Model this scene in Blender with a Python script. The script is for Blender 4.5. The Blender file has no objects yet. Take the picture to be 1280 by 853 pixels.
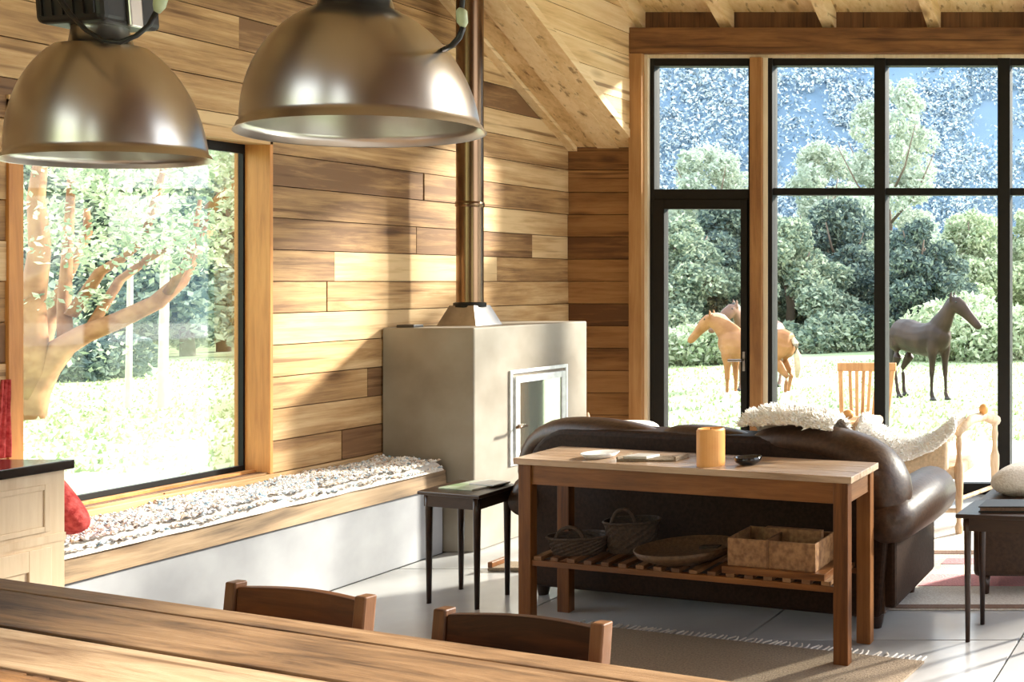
import bpy, math, random
import numpy as np
from mathutils import Vector, noise
C = bpy.context.scene
COL = C.collection
random.seed(7)
R = random.Random(11)
F = 1400.0; PX, PY, EYE = 1555.0, 352.0, 1.55

# ------------------------------------------------------------ camera
cd = bpy.data.cameras.new('camera'); cam = bpy.data.objects.new('camera', cd); COL.objects.link(cam)
cam.location = (0, 0, EYE); cam.rotation_euler = (math.pi/2, 0, 0)
cd.sensor_width = 36; cd.lens = F/1280*36
cd.shift_x = -(PX-640)/1280; cd.shift_y = -(426.5-PY)/1280
cd.clip_end = 1000
C.camera = cam
# ------------------------------------------------------------ sky, sun, exposure
w = bpy.data.worlds.new('sky'); C.world = w; w.use_nodes = True
nt = w.node_tree; bg = nt.nodes['Background']
tc = nt.nodes.new('ShaderNodeTexCoord'); sp = nt.nodes.new('ShaderNodeSeparateXYZ')
cr = nt.nodes.new('ShaderNodeValToRGB')
nt.links.new(tc.outputs['Generated'], sp.inputs[0]); nt.links.new(sp.outputs['Z'], cr.inputs[0])
cr.color_ramp.elements[0].position = 0.0; cr.color_ramp.elements[0].color = (0.98, 0.98, 0.98, 1)
cr.color_ramp.elements[1].position = 0.7; cr.color_ramp.elements[1].color = (0.74, 0.85, 1.0, 1)
nt.links.new(cr.outputs[0], bg.inputs[0]); bg.inputs[1].default_value = 1.9
sl = bpy.data.lights.new('sun', 'SUN'); sun = bpy.data.objects.new('sun', sl); COL.objects.link(sun)
sl.energy = 8.0; sl.angle = math.radians(7); sl.color = (1.0, 0.93, 0.82)
sun.rotation_euler = Vector((-.53, -.62, -.385)).to_track_quat('-Z', 'Y').to_euler()
sun.location = (8, 10, 10)
C.view_settings.view_transform = 'Standard'; C.view_settings.look = 'None'
C.view_settings.gamma = 1; C.view_settings.use_curve_mapping = False
C.view_settings.exposure = 1.24

# ------------------------------------------------------------ materials
def newmat(name):
    m = bpy.data.materials.new(name); m.use_nodes = True
    return m, m.node_tree, m.node_tree.nodes['Principled BSDF']
def ramp(nt, stops):
    r = nt.nodes.new('ShaderNodeValToRGB'); e = r.color_ramp.elements
    while len(e) < len(stops): e.new(0.5)
    for i, (p, c) in enumerate(stops):
        e[i].position = p; e[i].color = (*c, 1)
    return r
def coords(nt, scale=(1, 1, 1), rnd=True):
    tc = nt.nodes.new('ShaderNodeTexCoord'); mp = nt.nodes.new('ShaderNodeMapping')
    mp.inputs['Scale'].default_value = scale
    nt.links.new(tc.outputs['Object'], mp.inputs[0])
    oi = nt.nodes.new('ShaderNodeObjectInfo')
    if rnd:
        mu = nt.nodes.new('ShaderNodeMath'); mu.operation = 'MULTIPLY'; mu.inputs[1].default_value = 37
        nt.links.new(oi.outputs['Random'], mu.inputs[0])
        nt.links.new(mu.outputs[0], mp.inputs['Location'])
    return mp, oi
def mathn(nt, op, a, b=None):
    n = nt.nodes.new('ShaderNodeMath'); n.operation = op
    for i, v in enumerate((a, b)):
        if v is None: continue
        if isinstance(v, (int, float)): n.inputs[i].default_value = v
        else: nt.links.new(v, n.inputs[i])
    return n.outputs[0]
def wood(name, dark, mid, light, axis='Y', fine=24.0, rough=.6, var=.35, knots=True, bump=.25, spec=.4, seams=0):
    m, nt, b = newmat(name)
    st = {'X': (.06, 1, 1), 'Y': (1, .06, 1), 'Z': (1, 1, .06)}[axis]
    mp, oi = coords(nt, tuple(s*fine for s in st))
    n1 = nt.nodes.new('ShaderNodeTexNoise'); n1.inputs['Scale'].default_value = 1.0; n1.inputs['Detail'].default_value = 8; n1.inputs['Roughness'].default_value = .72; n1.inputs['Distortion'].default_value = .6
    nt.links.new(mp.outputs[0], n1.inputs[0])
    mp2, _ = coords(nt, tuple(s*5 if s == 1 else 1.3 for s in st))
    n2 = nt.nodes.new('ShaderNodeTexNoise'); n2.inputs['Scale'].default_value = 1.5; n2.inputs['Detail'].default_value = 3
    nt.links.new(mp2.outputs[0], n2.inputs[0])
    f = mathn(nt, 'ADD', mathn(nt, 'MULTIPLY', n1.outputs['Fac'], .6), mathn(nt, 'MULTIPLY', n2.outputs['Fac'], .4))
    v = mathn(nt, 'MULTIPLY', mathn(nt, 'SUBTRACT', oi.outputs['Random'], .5), var)
    f = mathn(nt, 'ADD', f, v)
    r = ramp(nt, [(.35, dark), (.5, mid), (.67, light)])
    nt.links.new(f, r.inputs[0]); out = r.outputs[0]
    if knots:
        mp3, _ = coords(nt, tuple(4.5 if s == 1 else 1.6 for s in st))
        vo = nt.nodes.new('ShaderNodeTexVoronoi'); vo.inputs['Scale'].default_value = 1.0
        nt.links.new(mp3.outputs[0], vo.inputs['Vector'])
        kr = ramp(nt, [(.06, (.30, .22, .17)), (.14, (.75, .68, .6)), (.2, (1, 1, 1))]); nt.links.new(vo.outputs['Distance'], kr.inputs[0])
        mx = nt.nodes.new('ShaderNodeMix'); mx.data_type = 'RGBA'; mx.blend_type = 'MULTIPLY'; mx.inputs[0].default_value = .8
        nt.links.new(out, mx.inputs[6]); nt.links.new(kr.outputs[0], mx.inputs[7]); out = mx.outputs[2]
    if knots:
        mp4, _ = coords(nt, tuple(s*1.1 for s in tuple((.03 if q != 1 else 1)*fine for q in st)))
        n4 = nt.nodes.new('ShaderNodeTexNoise'); n4.inputs['Scale'].default_value = 1.0; n4.inputs['Detail'].default_value = 4
        nt.links.new(mp4.outputs[0], n4.inputs[0])
        k4 = ramp(nt, [(.30, (.35, .27, .2)), (.40, (1, 1, 1))]); nt.links.new(n4.outputs['Fac'], k4.inputs[0])
        mx = nt.nodes.new('ShaderNodeMix'); mx.data_type = 'RGBA'; mx.blend_type = 'MULTIPLY'; mx.inputs[0].default_value = .85
        nt.links.new(out, mx.inputs[6]); nt.links.new(k4.outputs[0], mx.inputs[7]); out = mx.outputs[2]
    nt.links.new(out, b.inputs['Base Color'])
    b.inputs['Roughness'].default_value = rough; b.inputs['Specular IOR Level'].default_value = spec
    bp = nt.nodes.new('ShaderNodeBump'); bp.inputs['Strength'].default_value = bump; bp.inputs['Distance'].default_value = .004
    nt.links.new(n1.outputs['Fac'], bp.inputs['Height']); nt.links.new(bp.outputs[0], b.inputs['Normal'])
    return m
def plain(name, col, rough=.5, metal=0, noise_amt=.12, scale=20, bump=0, spec=.5, col2=None, trans=0):
    m, nt, b = newmat(name)
    mp, oi = coords(nt, (1, 1, 1))
    n = nt.nodes.new('ShaderNodeTexNoise'); n.inputs['Scale'].default_value = scale; n.inputs['Detail'].default_value = 5
    nt.links.new(mp.outputs[0], n.inputs[0])
    c2 = col2 or tuple(min(1, c*(1+noise_amt)) for c in col); c1 = col if col2 else tuple(c*(1-noise_amt) for c in col)
    r = ramp(nt, [(.35, c1), (.65, c2)]); nt.links.new(n.outputs['Fac'], r.inputs[0])
    nt.links.new(r.outputs[0], b.inputs['Base Color'])
    b.inputs['Roughness'].default_value = rough; b.inputs['Metallic'].default_value = metal; b.inputs['Specular IOR Level'].default_value = spec
    if trans: b.inputs['Transmission Weight'].default_value = trans
    if bump:
        bp = nt.nodes.new('ShaderNodeBump'); bp.inputs['Strength'].default_value = bump; bp.inputs['Distance'].default_value = .01
        nt.links.new(n.outputs['Fac'], bp.inputs['Height']); nt.links.new(bp.outputs[0], b.inputs['Normal'])
    return m
def island(name, cols, rough=.8, translucent=0.0):
    m, nt, b = newmat(name)
    g = nt.nodes.new('ShaderNodeNewGeometry')
    r = ramp(nt, [(i/max(1, len(cols)-1), c) for i, c in enumerate(cols)])
    nt.links.new(g.outputs['Random Per Island'], r.inputs[0]); nt.links.new(r.outputs[0], b.inputs['Base Color'])
    b.inputs['Roughness'].default_value = rough; b.inputs['Specular IOR Level'].default_value = .2
    if translucent:
        t = nt.nodes.new('ShaderNodeBsdfTranslucent'); nt.links.new(r.outputs[0], t.inputs[0])
        mx = nt.nodes.new('ShaderNodeMixShader'); mx.inputs[0].default_value = translucent
        nt.links.new(b.outputs[0], mx.inputs[1]); nt.links.new(t.outputs[0], mx.inputs[2])
        nt.links.new(mx.outputs[0], nt.nodes['Material Output'].inputs[0])
    return m
def glassmat(name, tint=(.97, .99, .98)):
    m, nt, b = newmat(name); nt.nodes.remove(b)
    t = nt.nodes.new('ShaderNodeBsdfTransparent'); t.inputs[0].default_value = (*tint, 1)
    g = nt.nodes.new('ShaderNodeBsdfGlossy'); g.inputs['Roughness'].default_value = .02
    fr = nt.nodes.new('ShaderNodeFresnel'); fr.inputs[0].default_value = 1.35
    mx = nt.nodes.new('ShaderNodeMixShader')
    f = mathn(nt, 'MULTIPLY', fr.outputs[0], .5)
    nt.links.new(f, mx.inputs[0]); nt.links.new(t.outputs[0], mx.inputs[1]); nt.links.new(g.outputs[0], mx.inputs[2])
    nt.links.new(mx.outputs[0], nt.nodes['Material Output'].inputs[0])
    return m
M = {}
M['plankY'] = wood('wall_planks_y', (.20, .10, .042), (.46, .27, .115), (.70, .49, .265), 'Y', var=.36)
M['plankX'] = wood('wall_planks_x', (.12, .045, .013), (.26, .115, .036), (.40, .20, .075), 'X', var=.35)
M['soffit'] = wood('soffit_boards', (.52, .31, .13), (.72, .48, .24), (.84, .62, .37), 'Y', var=.2)
M['beamX'] = wood('beam_wood', (.12, .045, .014), (.24, .105, .034), (.34, .17, .065), 'X', var=.2)
M['darkX'] = wood('infill_wood', (.09, .035, .012), (.17, .07, .025), (.24, .11, .045), 'Z', var=.2)
M['post'] = wood('post_wood', (.22, .09, .028), (.34, .155, .05), (.44, .225, .085), 'Z', var=.2, knots=False)
M['postpale'] = wood('pale_bead', (.6, .45, .28), (.75, .6, .42), (.85, .72, .55), 'Z', var=.1, knots=False)
M['jamb'] = wood('jamb_wood', (.48, .19, .05), (.66, .29, .08), (.76, .38, .13), 'Z', var=.1, knots=False, rough=.45)
M['sill'] = wood('sill_wood', (.45, .25, .10), (.62, .39, .19), (.75, .55, .32), 'Y', var=.15, knots=False)
M['benchbeam'] = wood('bench_beam', (.06, .035, .02), (.36, .24, .135), (.58, .45, .31), 'Y', var=.1, fine=9, bump=.5)
M['black_steel'] = plain('black_steel_frame', (.007, .005, .004), .55, 0, spec=.25)
M['concrete'] = plain('grey_concrete', (.27, .27, .285), .75, 0, scale=3.5, bump=.15, col2=(.36, .36, .375))
M['concrete_fire'] = plain('fireplace_concrete', (.20, .165, .125), .7, 0, scale=2.2, bump=.2, col2=(.32, .285, .235))
M['floor'] = plain('polished_concrete', (.38, .375, .37), .20, 0, scale=1.6, bump=.03, col2=(.50, .495, .49), spec=.6)
M['joint'] = plain('floor_joint', (.16, .16, .15), .9)
M['leather'] = plain('brown_leather', (.034, .015, .007), .40, 0, scale=60, bump=.12, col2=(.060, .028, .014), spec=.45)
M['leathershade'] = plain('leather_panel_shaded', (.020, .010, .006), .55, 0, scale=60, bump=.12, col2=(.034, .017, .010), spec=.12)  # same leather in a darker copy, shade painted into the panels
M['tableX'] = wood('console_wood', (.085, .028, .006), (.19, .068, .016), (.30, .125, .036), 'X', var=.15, rough=.35, knots=False, spec=.35)
M['tabletop'] = wood('console_top_glare_wood', (.24, .14, .08), (.42, .28, .18), (.55, .40, .28), 'X', var=.1, rough=.25, knots=False, spec=.9)  # wood paled so the top carries window glare in its colour
M['tableZ'] = wood('console_leg_wood', (.075, .025, .006), (.165, .060, .015), (.25, .105, .032), 'Z', var=.15, rough=.5, knots=False, spec=.25)
M['tableY'] = wood('slat_wood', (.11, .045, .017), (.21, .098, .037), (.31, .165, .07), 'Y', var=.25, rough=.5, knots=False)
M['espresso'] = wood('dark_table_wood', (.014, .006, .003), (.028, .012, .006), (.045, .020, .011), 'X', var=.1, rough=.3, knots=False, spec=.4)
M['dining'] = wood('dining_table_wood', (.13, .06, .025), (.46, .28, .14), (.72, .52, .31), 'X', fine=7, var=.45, rough=.5)
M['chairwood'] = wood('chair_wood', (.02, .006, .0015), (.07, .021, .005), (.14, .048, .012), 'X', var=.2, rough=.4, knots=False, spec=.3)
M['chairpost'] = wood('chair_post_wood', (.05, .02, .008), (.11, .045, .017), (.17, .08, .034), 'Z', var=.2, rough=.38, knots=False)
M['cream'] = wood('cabinet_cream', (.60, .43, .27), (.70, .53, .35), (.78, .62, .43), 'Z', var=.08, rough=.5, knots=False, bump=.08)
M['worktop'] = plain('black_worktop', (.018, .014, .012), .12, 0, scale=60, spec=.7)
M['alu'] = plain('brushed_aluminium', (.52, .49, .45), .29, 1, noise_amt=.05, scale=6)
M['aluin'] = plain('shade_inside', (.60, .58, .54), .33, 1, noise_amt=.04)
M['blackplastic'] = plain('black_housing', (.014, .011, .01), .5)
M['cable'] = plain('black_cable', (.008, .007, .007), .5)
M['gland'] = plain('pale_green_gland', (.42, .47, .30), .4)
M['flue'] = plain('bronze_flue', (.20, .125, .075), .24, 1, noise_amt=.1, scale=3)
M['cowl'] = plain('cowl_steel', (.30, .27, .25), .35, 1, noise_amt=.1)
M['whiteframe'] = plain('white_metal', (.62, .62, .62), .35, .3)
M['mirror'] = plain('stove_glass', (.55, .58, .5), .05, .9, noise_amt=.02)
M['red'] = plain('red_cloth', (.34, .015, .014), .85, 0, scale=45, bump=.5, col2=(.62, .09, .08))
M['redshade'] = M['red']
M['wax'] = plain('orange_wax', (.72, .30, .07), .45, 0, scale=6, col2=(.80, .40, .13))
M['ceramic'] = plain('white_ceramic', (.72, .70, .68), .2)
M['blackgloss'] = plain('black_glaze', (.012, .012, .014), .12)
M['wicker'] = plain('dark_wicker', (.025, .014, .008), .7, 0, scale=90, bump=.5, col2=(.06, .032, .017))
M['rattan'] = plain('brown_rattan', (.08, .04, .017), .6, 0, scale=70, bump=.4, col2=(.15, .08, .035))
M['crate'] = plain('bark_box', (.17, .075, .027), .6, 0, scale=40, bump=.4, col2=(.34, .175, .07))
M['jute'] = plain('jute', (.22, .165, .11), .95, 0, scale=120, bump=.6, col2=(.33, .25, .17))
M['palecarpet'] = plain('cream_rug', (.66, .58, .50), .95, 0, scale=90, bump=.5, col2=(.78, .72, .65))
M['pink'] = plain('pink_weave', (.80, .38, .40), .95, 0, scale=90, bump=.5)
M['brownweave'] = plain('brown_weave', (.22, .13, .09), .95, 0, scale=90, bump=.5)
M['fleece'] = island('white_fleece', [(.92, .90, .87), (.95, .94, .92), (.85, .78, .70), (.95, .94, .93)], .95)
M['ragtufts'] = island('rag_tufts', [(.85, .83, .8), (.9, .89, .88), (.70, .55, .42), (.9, .88, .86), (.25, .40, .52), (.85, .82, .78), (.50, .33, .22), (.9, .89, .87), (.7, .76, .82), (.16, .12, .10), (.85, .80, .72), (.9, .9, .9)], .95)
M['upholstery'] = plain('tan_upholstery', (.60, .44, .28), .8, 0, scale=50, bump=.2)
M['carved'] = wood('carved_pale_wood', (.35, .2, .1), (.6, .43, .28), (.75, .62, .48), 'Z', var=.2, knots=False)
M['gardenchair'] = wood('garden_chair_wood', (.34, .15, .05), (.46, .23, .09), (.56, .32, .14), 'Z', var=.1, knots=False)
M['paper'] = plain('printed_paper', (.30, .42, .22), .35, 0, scale=9, col2=(.78, .78, .70))
M['paper2'] = plain('pale_cover', (.66, .66, .64), .3, 0, scale=7, col2=(.42, .44, .46))
M['glass'] = glassmat('window_glass')
M['grass'] = plain('meadow_grass', (.25, .31, .15), .95, 0, scale=.35, bump=.6, col2=(.40, .44, .28))
M['patio'] = plain('pale_patio', (.62, .60, .56), .8, 0, scale=2)
M['blades'] = island('grass_blades', [(.22, .30, .12), (.31, .37, .19), (.40, .44, .28)], .8, .4)
M['bark'] = plain('orange_bark', (.22, .085, .03), .8, 0, scale=4, bump=.4, col2=(.36, .18, .08))
M['barkdark'] = plain('dark_bark', (.14, .10, .08), .9, 0, scale=4, bump=.4)
M['birch'] = plain('pale_trunk', (.78, .74, .66), .8, 0, scale=5)
M['leafpale'] = island('pale_leaves', [(.22, .29, .17), (.34, .41, .26), (.50, .55, .39), (.70, .72, .56)], .7, .45)  # washed-out greens, outdoor haze painted into the leaves
M['leafhaze'] = island('hazy_leaves', [(.30, .36, .29), (.40, .46, .38), (.52, .57, .48), (.64, .68, .60)], .7, .4)  # distance haze put into the leaf colours of the tall trees
M['leafmid'] = island('mid_leaves', [(.09, .135, .11), (.18, .24, .18), (.33, .39, .28), (.52, .56, .42)], .7, .35)  # mid greens lifted too, haze mixed into the colour
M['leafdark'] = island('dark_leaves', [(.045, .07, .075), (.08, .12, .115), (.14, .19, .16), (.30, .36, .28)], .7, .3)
M['conifer'] = island('mountain_trees', [(.12, .19, .26), (.15, .22, .29), (.36, .42, .46), (.52, .58, .58), (.66, .70, .67)], .9)  # blue and whitish tones hold the distance haze
M['mountain'] = plain('haze_blue_mountain', (.10, .165, .24), .95, 0, scale=.06, col2=(.15, .22, .29))  # aerial haze painted as the slope's blue base colour
M['horsedark'] = plain('dark_bay_coat', (.018, .008, .005), .5, 0, scale=4, col2=(.04, .020, .012), spec=.25)
M['horsetan'] = plain('chestnut_coat', (.20, .075, .02), .55, 0, scale=4, col2=(.30, .13, .045), spec=.3)
M['horsebay'] = plain('bay_coat', (.12, .05, .025), .45, 0, scale=4)
M['mane'] = plain('dark_mane', (.02, .015, .013), .6)
M['manepale'] = plain('flaxen_mane', (.45, .34, .22), .7)
M['sock'] = plain('white_sock', (.8, .78, .74), .7)

# ------------------------------------------------------------ geometry helpers
ORG = {}
class G:
    def __init__(s): s.v = []; s.f = []
    def add(s, vs, fs):
        n = len(s.v); s.v += [tuple(p) for p in vs]; s.f += [tuple(i+n for i in f) for f in fs]; return s
    def prism(s, poly, a, b):            # poly: list of 3D points, offset vectors a, b
        n = len(poly); A = [Vector(p)+Vector(a) for p in poly]; B = [Vector(p)+Vector(b) for p in poly]
        return s.add(A+B, [tuple(reversed(range(n))), tuple(range(n, 2*n))]+[(i, (i+1) % n, n+(i+1) % n, n+i) for i in range(n)])
    def box(s, x0, x1, y0, y1, z0, z1):
        return s.prism([(x0, y0, z0), (x1, y0, z0), (x1, y1, z0), (x0, y1, z0)], (0, 0, 0), (0, 0, z1-z0))
    def tube(s, pts, rad, n=10, sq=1.0, caps=True):
        pts = [Vector(p) for p in pts]
        if not isinstance(rad, (list, tuple)): rad = [rad]*len(pts)
        up = None; V = []; k = len(pts)
        for i, p in enumerate(pts):
            d = (pts[min(i+1, k-1)]-pts[max(i-1, 0)]).normalized()
            if up is None:
                up = d.orthogonal().normalized() if abs(d.z) > .9 else Vector((0, 0, 1))
            x = d.cross(up).normalized(); up = x.cross(d).normalized()
            for j in range(n):
                a = 2*math.pi*j/n
                V.append(p+(x*math.cos(a)+up*math.sin(a)*sq)*rad[i])
        Fs = [(i*n+j, i*n+(j+1) % n, (i+1)*n+(j+1) % n, (i+1)*n+j) for i in range(k-1) for j in range(n)]
        if caps: Fs += [tuple(reversed(range(n))), tuple(range((k-1)*n, k*n))]
        return s.add(V, Fs)
    def lathe(s, prof, c, n=32, axis=None, close=False):
        V = []; c = Vector(c)
        for r, z in prof:
            for j in range(n):
                a = 2*math.pi*j/n; V.append((c.x+r*math.cos(a), c.y+r*math.sin(a), c.z+z))
        k = len(prof)
        Fs = [(i*n+j, i*n+(j+1) % n, (i+1)*n+(j+1) % n, (i+1)*n+j) for i in range(k-1) for j in range(n)]
        if prof[0][0] > 1e-4 and close: Fs.append(tuple(reversed(range(n))))
        if prof[-1][0] > 1e-4 and close: Fs.append(tuple(range((k-1)*n, k*n)))
        return s.add(V, Fs)
    def sup(s, c, r, e=2.6, nu=24, nv=14, fn=None):     # superellipsoid
        V = []; c = Vector(c)
        def pw(a): return math.copysign(abs(a)**(2/e), a)
        for i in range(nv+1):
            t = -math.pi/2+math.pi*i/nv
            for j in range(nu):
                p = 2*math.pi*j/nu
                q = Vector((r[0]*pw(math.cos(t))*pw(math.cos(p)), r[1]*pw(math.cos(t))*pw(math.sin(p)), r[2]*pw(math.sin(t))))
                q = c+q
                V.append(fn(q) if fn else q)
        Fs = [(i*nu+j, i*nu+(j+1) % nu, (i+1)*nu+(j+1) % nu, (i+1)*nu+j) for i in range(nv) for j in range(nu)]
        return s.add(V, Fs)
    def build(s, name, mat, parent=None, smooth=False, bevel=0, sub=0, kind=None, label=None, seg=2):
        o0 = ORG.get(parent.name, Vector((0, 0, 0))) if parent else Vector((0, 0, 0))
        me = bpy.data.meshes.new(name)
        me.from_pydata([tuple(Vector(p)-o0) for p in s.v], [], s.f); me.validate(); me.update()
        o = bpy.data.objects.new(name, me); COL.objects.link(o)
        if mat: me.materials.append(mat)
        if smooth: me.polygons.foreach_set('use_smooth', [True]*len(me.polygons))
        if parent: o.parent = parent; ORG[o.name] = o0
        if bevel:
            b = o.modifiers.new('bevel', 'BEVEL'); b.width = bevel; b.segments = seg; b.limit_method = 'ANGLE'; b.angle_limit = math.radians(40)
        if sub:
            u = o.modifiers.new('sub', 'SUBSURF'); u.levels = sub; u.render_levels = sub
        if kind: o['kind'] = kind
        if label: o['label'] = label
        return o
def thing(name, loc, label, cat, group=None):
    o = bpy.data.objects.new(name, None); COL.objects.link(o); o.location = loc; o.empty_display_size = .1
    ORG[o.name] = Vector(loc); o['label'] = label; o['category'] = cat
    if group: o['group'] = group
    return o
def tag(o, label, cat, group=None, kind=None):
    o['label'] = label; o['category'] = cat
    if group: o['group'] = group
    if kind: o['kind'] = kind
    return o
def recentre(o, p):                     # move the origin of a single-mesh thing to its base
    p = Vector(p)
    for v in o.data.vertices: v.co -= p
    o.location = p; ORG[o.name] = p
    return o
def pt(x, y, Y): return Vector(((x-PX)/F*Y, Y, EYE-(y-PY)/F*Y))
class Frame:
    def __init__(s, O, U, V): s.O = Vector((*O, 0)); s.U = Vector((*U, 0)).normalized(); s.V = Vector((*V, 0)).normalized()
    def __call__(s, u, v, z): return s.O+s.U*u+s.V*v+Vector((0, 0, z))
    def box(s, g, u0, u1, v0, v1, z0, z1):
        return g.prism([s(u0, v0, z0), s(u1, v0, z0), s(u1, v1, z0), s(u0, v1, z0)], (0, 0, 0), (0, 0, z1-z0))
def struct(o): o['kind'] = 'structure'; return o

# ============================================================ STRUCTURE
WX, CY, P = -4.93, 8.17, .1625         # left wall plane, back wall plane, plank pitch
SL = .589                              # roof slope
def low(Y): return 2.53+SL*(CY-Y)
OY0, OY1, OZ0, OZ1 = 4.51, 5.66, .587, 2.245
# floor
fl = struct(G().box(-4.93, 1.4, -1.5, 8.3, -.12, -.012).build('floor', M['joint']))
xs = [-4.57, -3.371, -2.171, -.971, .229, 1.4]; ys = [-1.5, .04, 1.24, 2.44, 3.64, 4.84, 6.04, 7.24, 8.3]
g4 = .006
for i in range(5):
    for j in range(8):
        G().box(xs[i]+g4, xs[i+1]-g4, ys[j]+g4, ys[j+1]-g4, -.012, R.uniform(-.0006, .0006)).build('floor_tile', M['floor'], fl)
# left wall
wl = G()
wl.box(-5.10, -4.957, -1.5, OY0, 0, 6.5); wl.box(-5.10, -4.957, OY1, CY+.1, 0, 2.5)
wl.box(-5.10, -4.957, OY0, OY1, 0, OZ0); wl.box(-5.10, -4.957, OY0, OY1, OZ1, 4.2)
wl.box(-5.10, -4.957, -1.5, OY0, 6.5, 7.2)
wl.prism([(-5.10, OY1, 2.5), (-5.10, CY, 2.5), (-5.10, OY1, low(OY1))], (0, 0, 0), (.143, 0, 0))
wall_left = struct(wl.build('wall_left', M['darkX']))
def plank_row(z0, z1, y0, y1):
    """split a run into boards with butt joints"""
    out = []; y = y0+R.uniform(.3, 1.9)
    a = y0
    while y < y1-.35:
        out.append((a, y)); a = y; y += R.uniform(1.0, 2.4)
    out.append((a, y1)); return out
for k in range(-8, 20):
    z0 = 1.55+k*P; z1 = z0+P
    if z1 < .3: continue
    ymax = min(CY, CY-(z1-2.53)/SL) if z1 > 2.53 else CY
    ym0 = min(CY, CY-(z0-2.53)/SL) if z0 > 2.53 else CY
    runs = []
    ov = min(z1, OZ1)-max(z0, OZ0)
    if ov <= 0: runs = [(1.2, ymax, z0, z1)]
    else:
        runs = [(1.2, OY0, z0, z1), (OY1, ymax, z0, z1)]
        if z0 < OZ0: runs.append((OY0, OY1, z0, OZ0))
        if z1 > OZ1: runs.append((OY0, OY1, OZ1, z1))
    for (a, b, q0, q1) in runs:
        for (ya, yb) in plank_row(q0, q1, a, b):
            x1 = WX+R.uniform(-.004, .004)
            h0, h1 = q0+.0025, q1-.0025
            A, B = ya+.0015, yb-.0015
            poly = [(x1, A, h0), (x1, B, h0), (x1, B, h1), (x1, A, h1)]
            if yb == ymax and ym0 != ymax: poly[1] = (x1, ym0-.0015, h0)
            G().prism(poly, (-.026, 0, 0), (0, 0, 0)).build('wall_plank', M['plankY'], wall_left)
# back wall: narrow plank return
BX = -4.435
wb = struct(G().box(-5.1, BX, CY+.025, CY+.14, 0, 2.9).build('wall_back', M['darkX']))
for k in range(-9, 6+1):
    z0 = 1.55+k*P; z1 = min(z0+P, 2.53)
    if z1-z0 < .02: continue
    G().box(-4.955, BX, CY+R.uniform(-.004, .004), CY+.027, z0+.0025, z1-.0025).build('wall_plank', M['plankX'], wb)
# window wall, pixel columns on the plane CY
def X(px): return (px-PX)/F*CY
def Z(py): return EYE-(py-PY)/F*CY
t1 = struct(G().box(X(795), X(811), CY-.10, CY+.1, 0, Z(70)).build('trim_1', M['post'], bevel=.003))
t2 = struct(G().box(X(811), X(815), CY-.06, CY+.08, 0, Z(70)).build('trim_2', M['postpale']))
t3 = struct(G().box(X(943), X(957.5), CY-.08, CY+.1, 0, Z(74)).build('trim_3', M['post'], bevel=.003))
t4 = struct(G().box(X(957.5), X(963), CY-.05, CY+.08, 0, Z(74)).build('trim_4', M['postpale']))
t5 = struct(G().box(X(795), 1.4, CY-.10, CY+.1, Z(70), Z(38)).build('trim_5', M['beamX'], bevel=.006))
t6 = struct(G().box(X(811), 1.4, CY-.05, CY+.08, Z(74), Z(70)).build('trim_6', M['postpale']))
t7 = struct(G().box(X(795)-.04, 1.4, CY+.02, CY+.1, Z(38), Z(2)).build('trim_7', M['darkX']))
FB = .02
door = struct(G().box(X(815), X(820.5), CY-.03, CY+.05, 0, Z(74)).box(X(937.5), X(943), CY-.03, CY+.05, 0, Z(74))
   .box(X(820.5), X(937.5), CY-.03, CY+.05, Z(83.5), Z(74)).box(X(820.5), X(937.5), CY-.03, CY+.05, Z(250), Z(237))
   .build('door_1', M['black_steel'], bevel=.003))
G().box(X(821), X(834), CY-.045, CY+.02, .02, Z(250)).box(X(929), X(937.2), CY-.045, CY+.02, .02, Z(250)) \
   .box(X(834), X(929), CY-.045, CY+.02, Z(262), Z(250)).box(X(834), X(929), CY-.045, CY+.02, .02, .22).build('door_leaf', M['black_steel'], door, bevel=.003)
G().box(X(834), X(929), CY-.008, CY-.002, .22, Z(262)).build('pane', M['glass'], door)
G().box(X(820), X(938), CY+.004, CY+.01, Z(237), Z(83)).build('pane', M['glass'], door)
h = G().tube([(X(933), CY-.045, .98), (X(933), CY-.09, .98), (X(925), CY-.09, .98), (X(917), CY-.09, .98)], .009, 8)
h.box(X(932), X(935), CY-.052, CY-.045, .90, 1.04).build('door_handle', M['cowl'], door, smooth=False)
wf = G(); zt, zb = Z(83), Z(75)
mull = [963, 1095, 1248.5, 1402, 1556, 1710]; mw = [5.5, 14, 15.5, 15, 15, 15]
wf.box(X(963), 1.4, CY-.03, CY+.05, zt, Z(74)).box(X(963), 1.4, CY-.03, CY+.05, Z(244.5), Z(235.5)).box(X(963), 1.4, CY-.03, CY+.05, .0, .08)
window1 = struct(wf.build('window_1', M['black_steel'], bevel=.003))
for a, b in zip(mull, mw): G().box(X(a), X(a+b), CY-.045, CY+.05, 0, Z(74)).build('mullion', M['black_steel'], window1, bevel=.003)
for i in range(len(mull)):
    xa = X(mull[i]+mw[i]); xb = X(mull[i+1]) if i+1 < len(mull) else 1.4
    G().box(xa, xb, CY+.004, CY+.01, .08, Z(244.5)).build('pane', M['glass'], window1)
    G().box(xa, xb, CY+.004, CY+.01, Z(235.5), zt).build('pane', M['glass'], window1)
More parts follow.
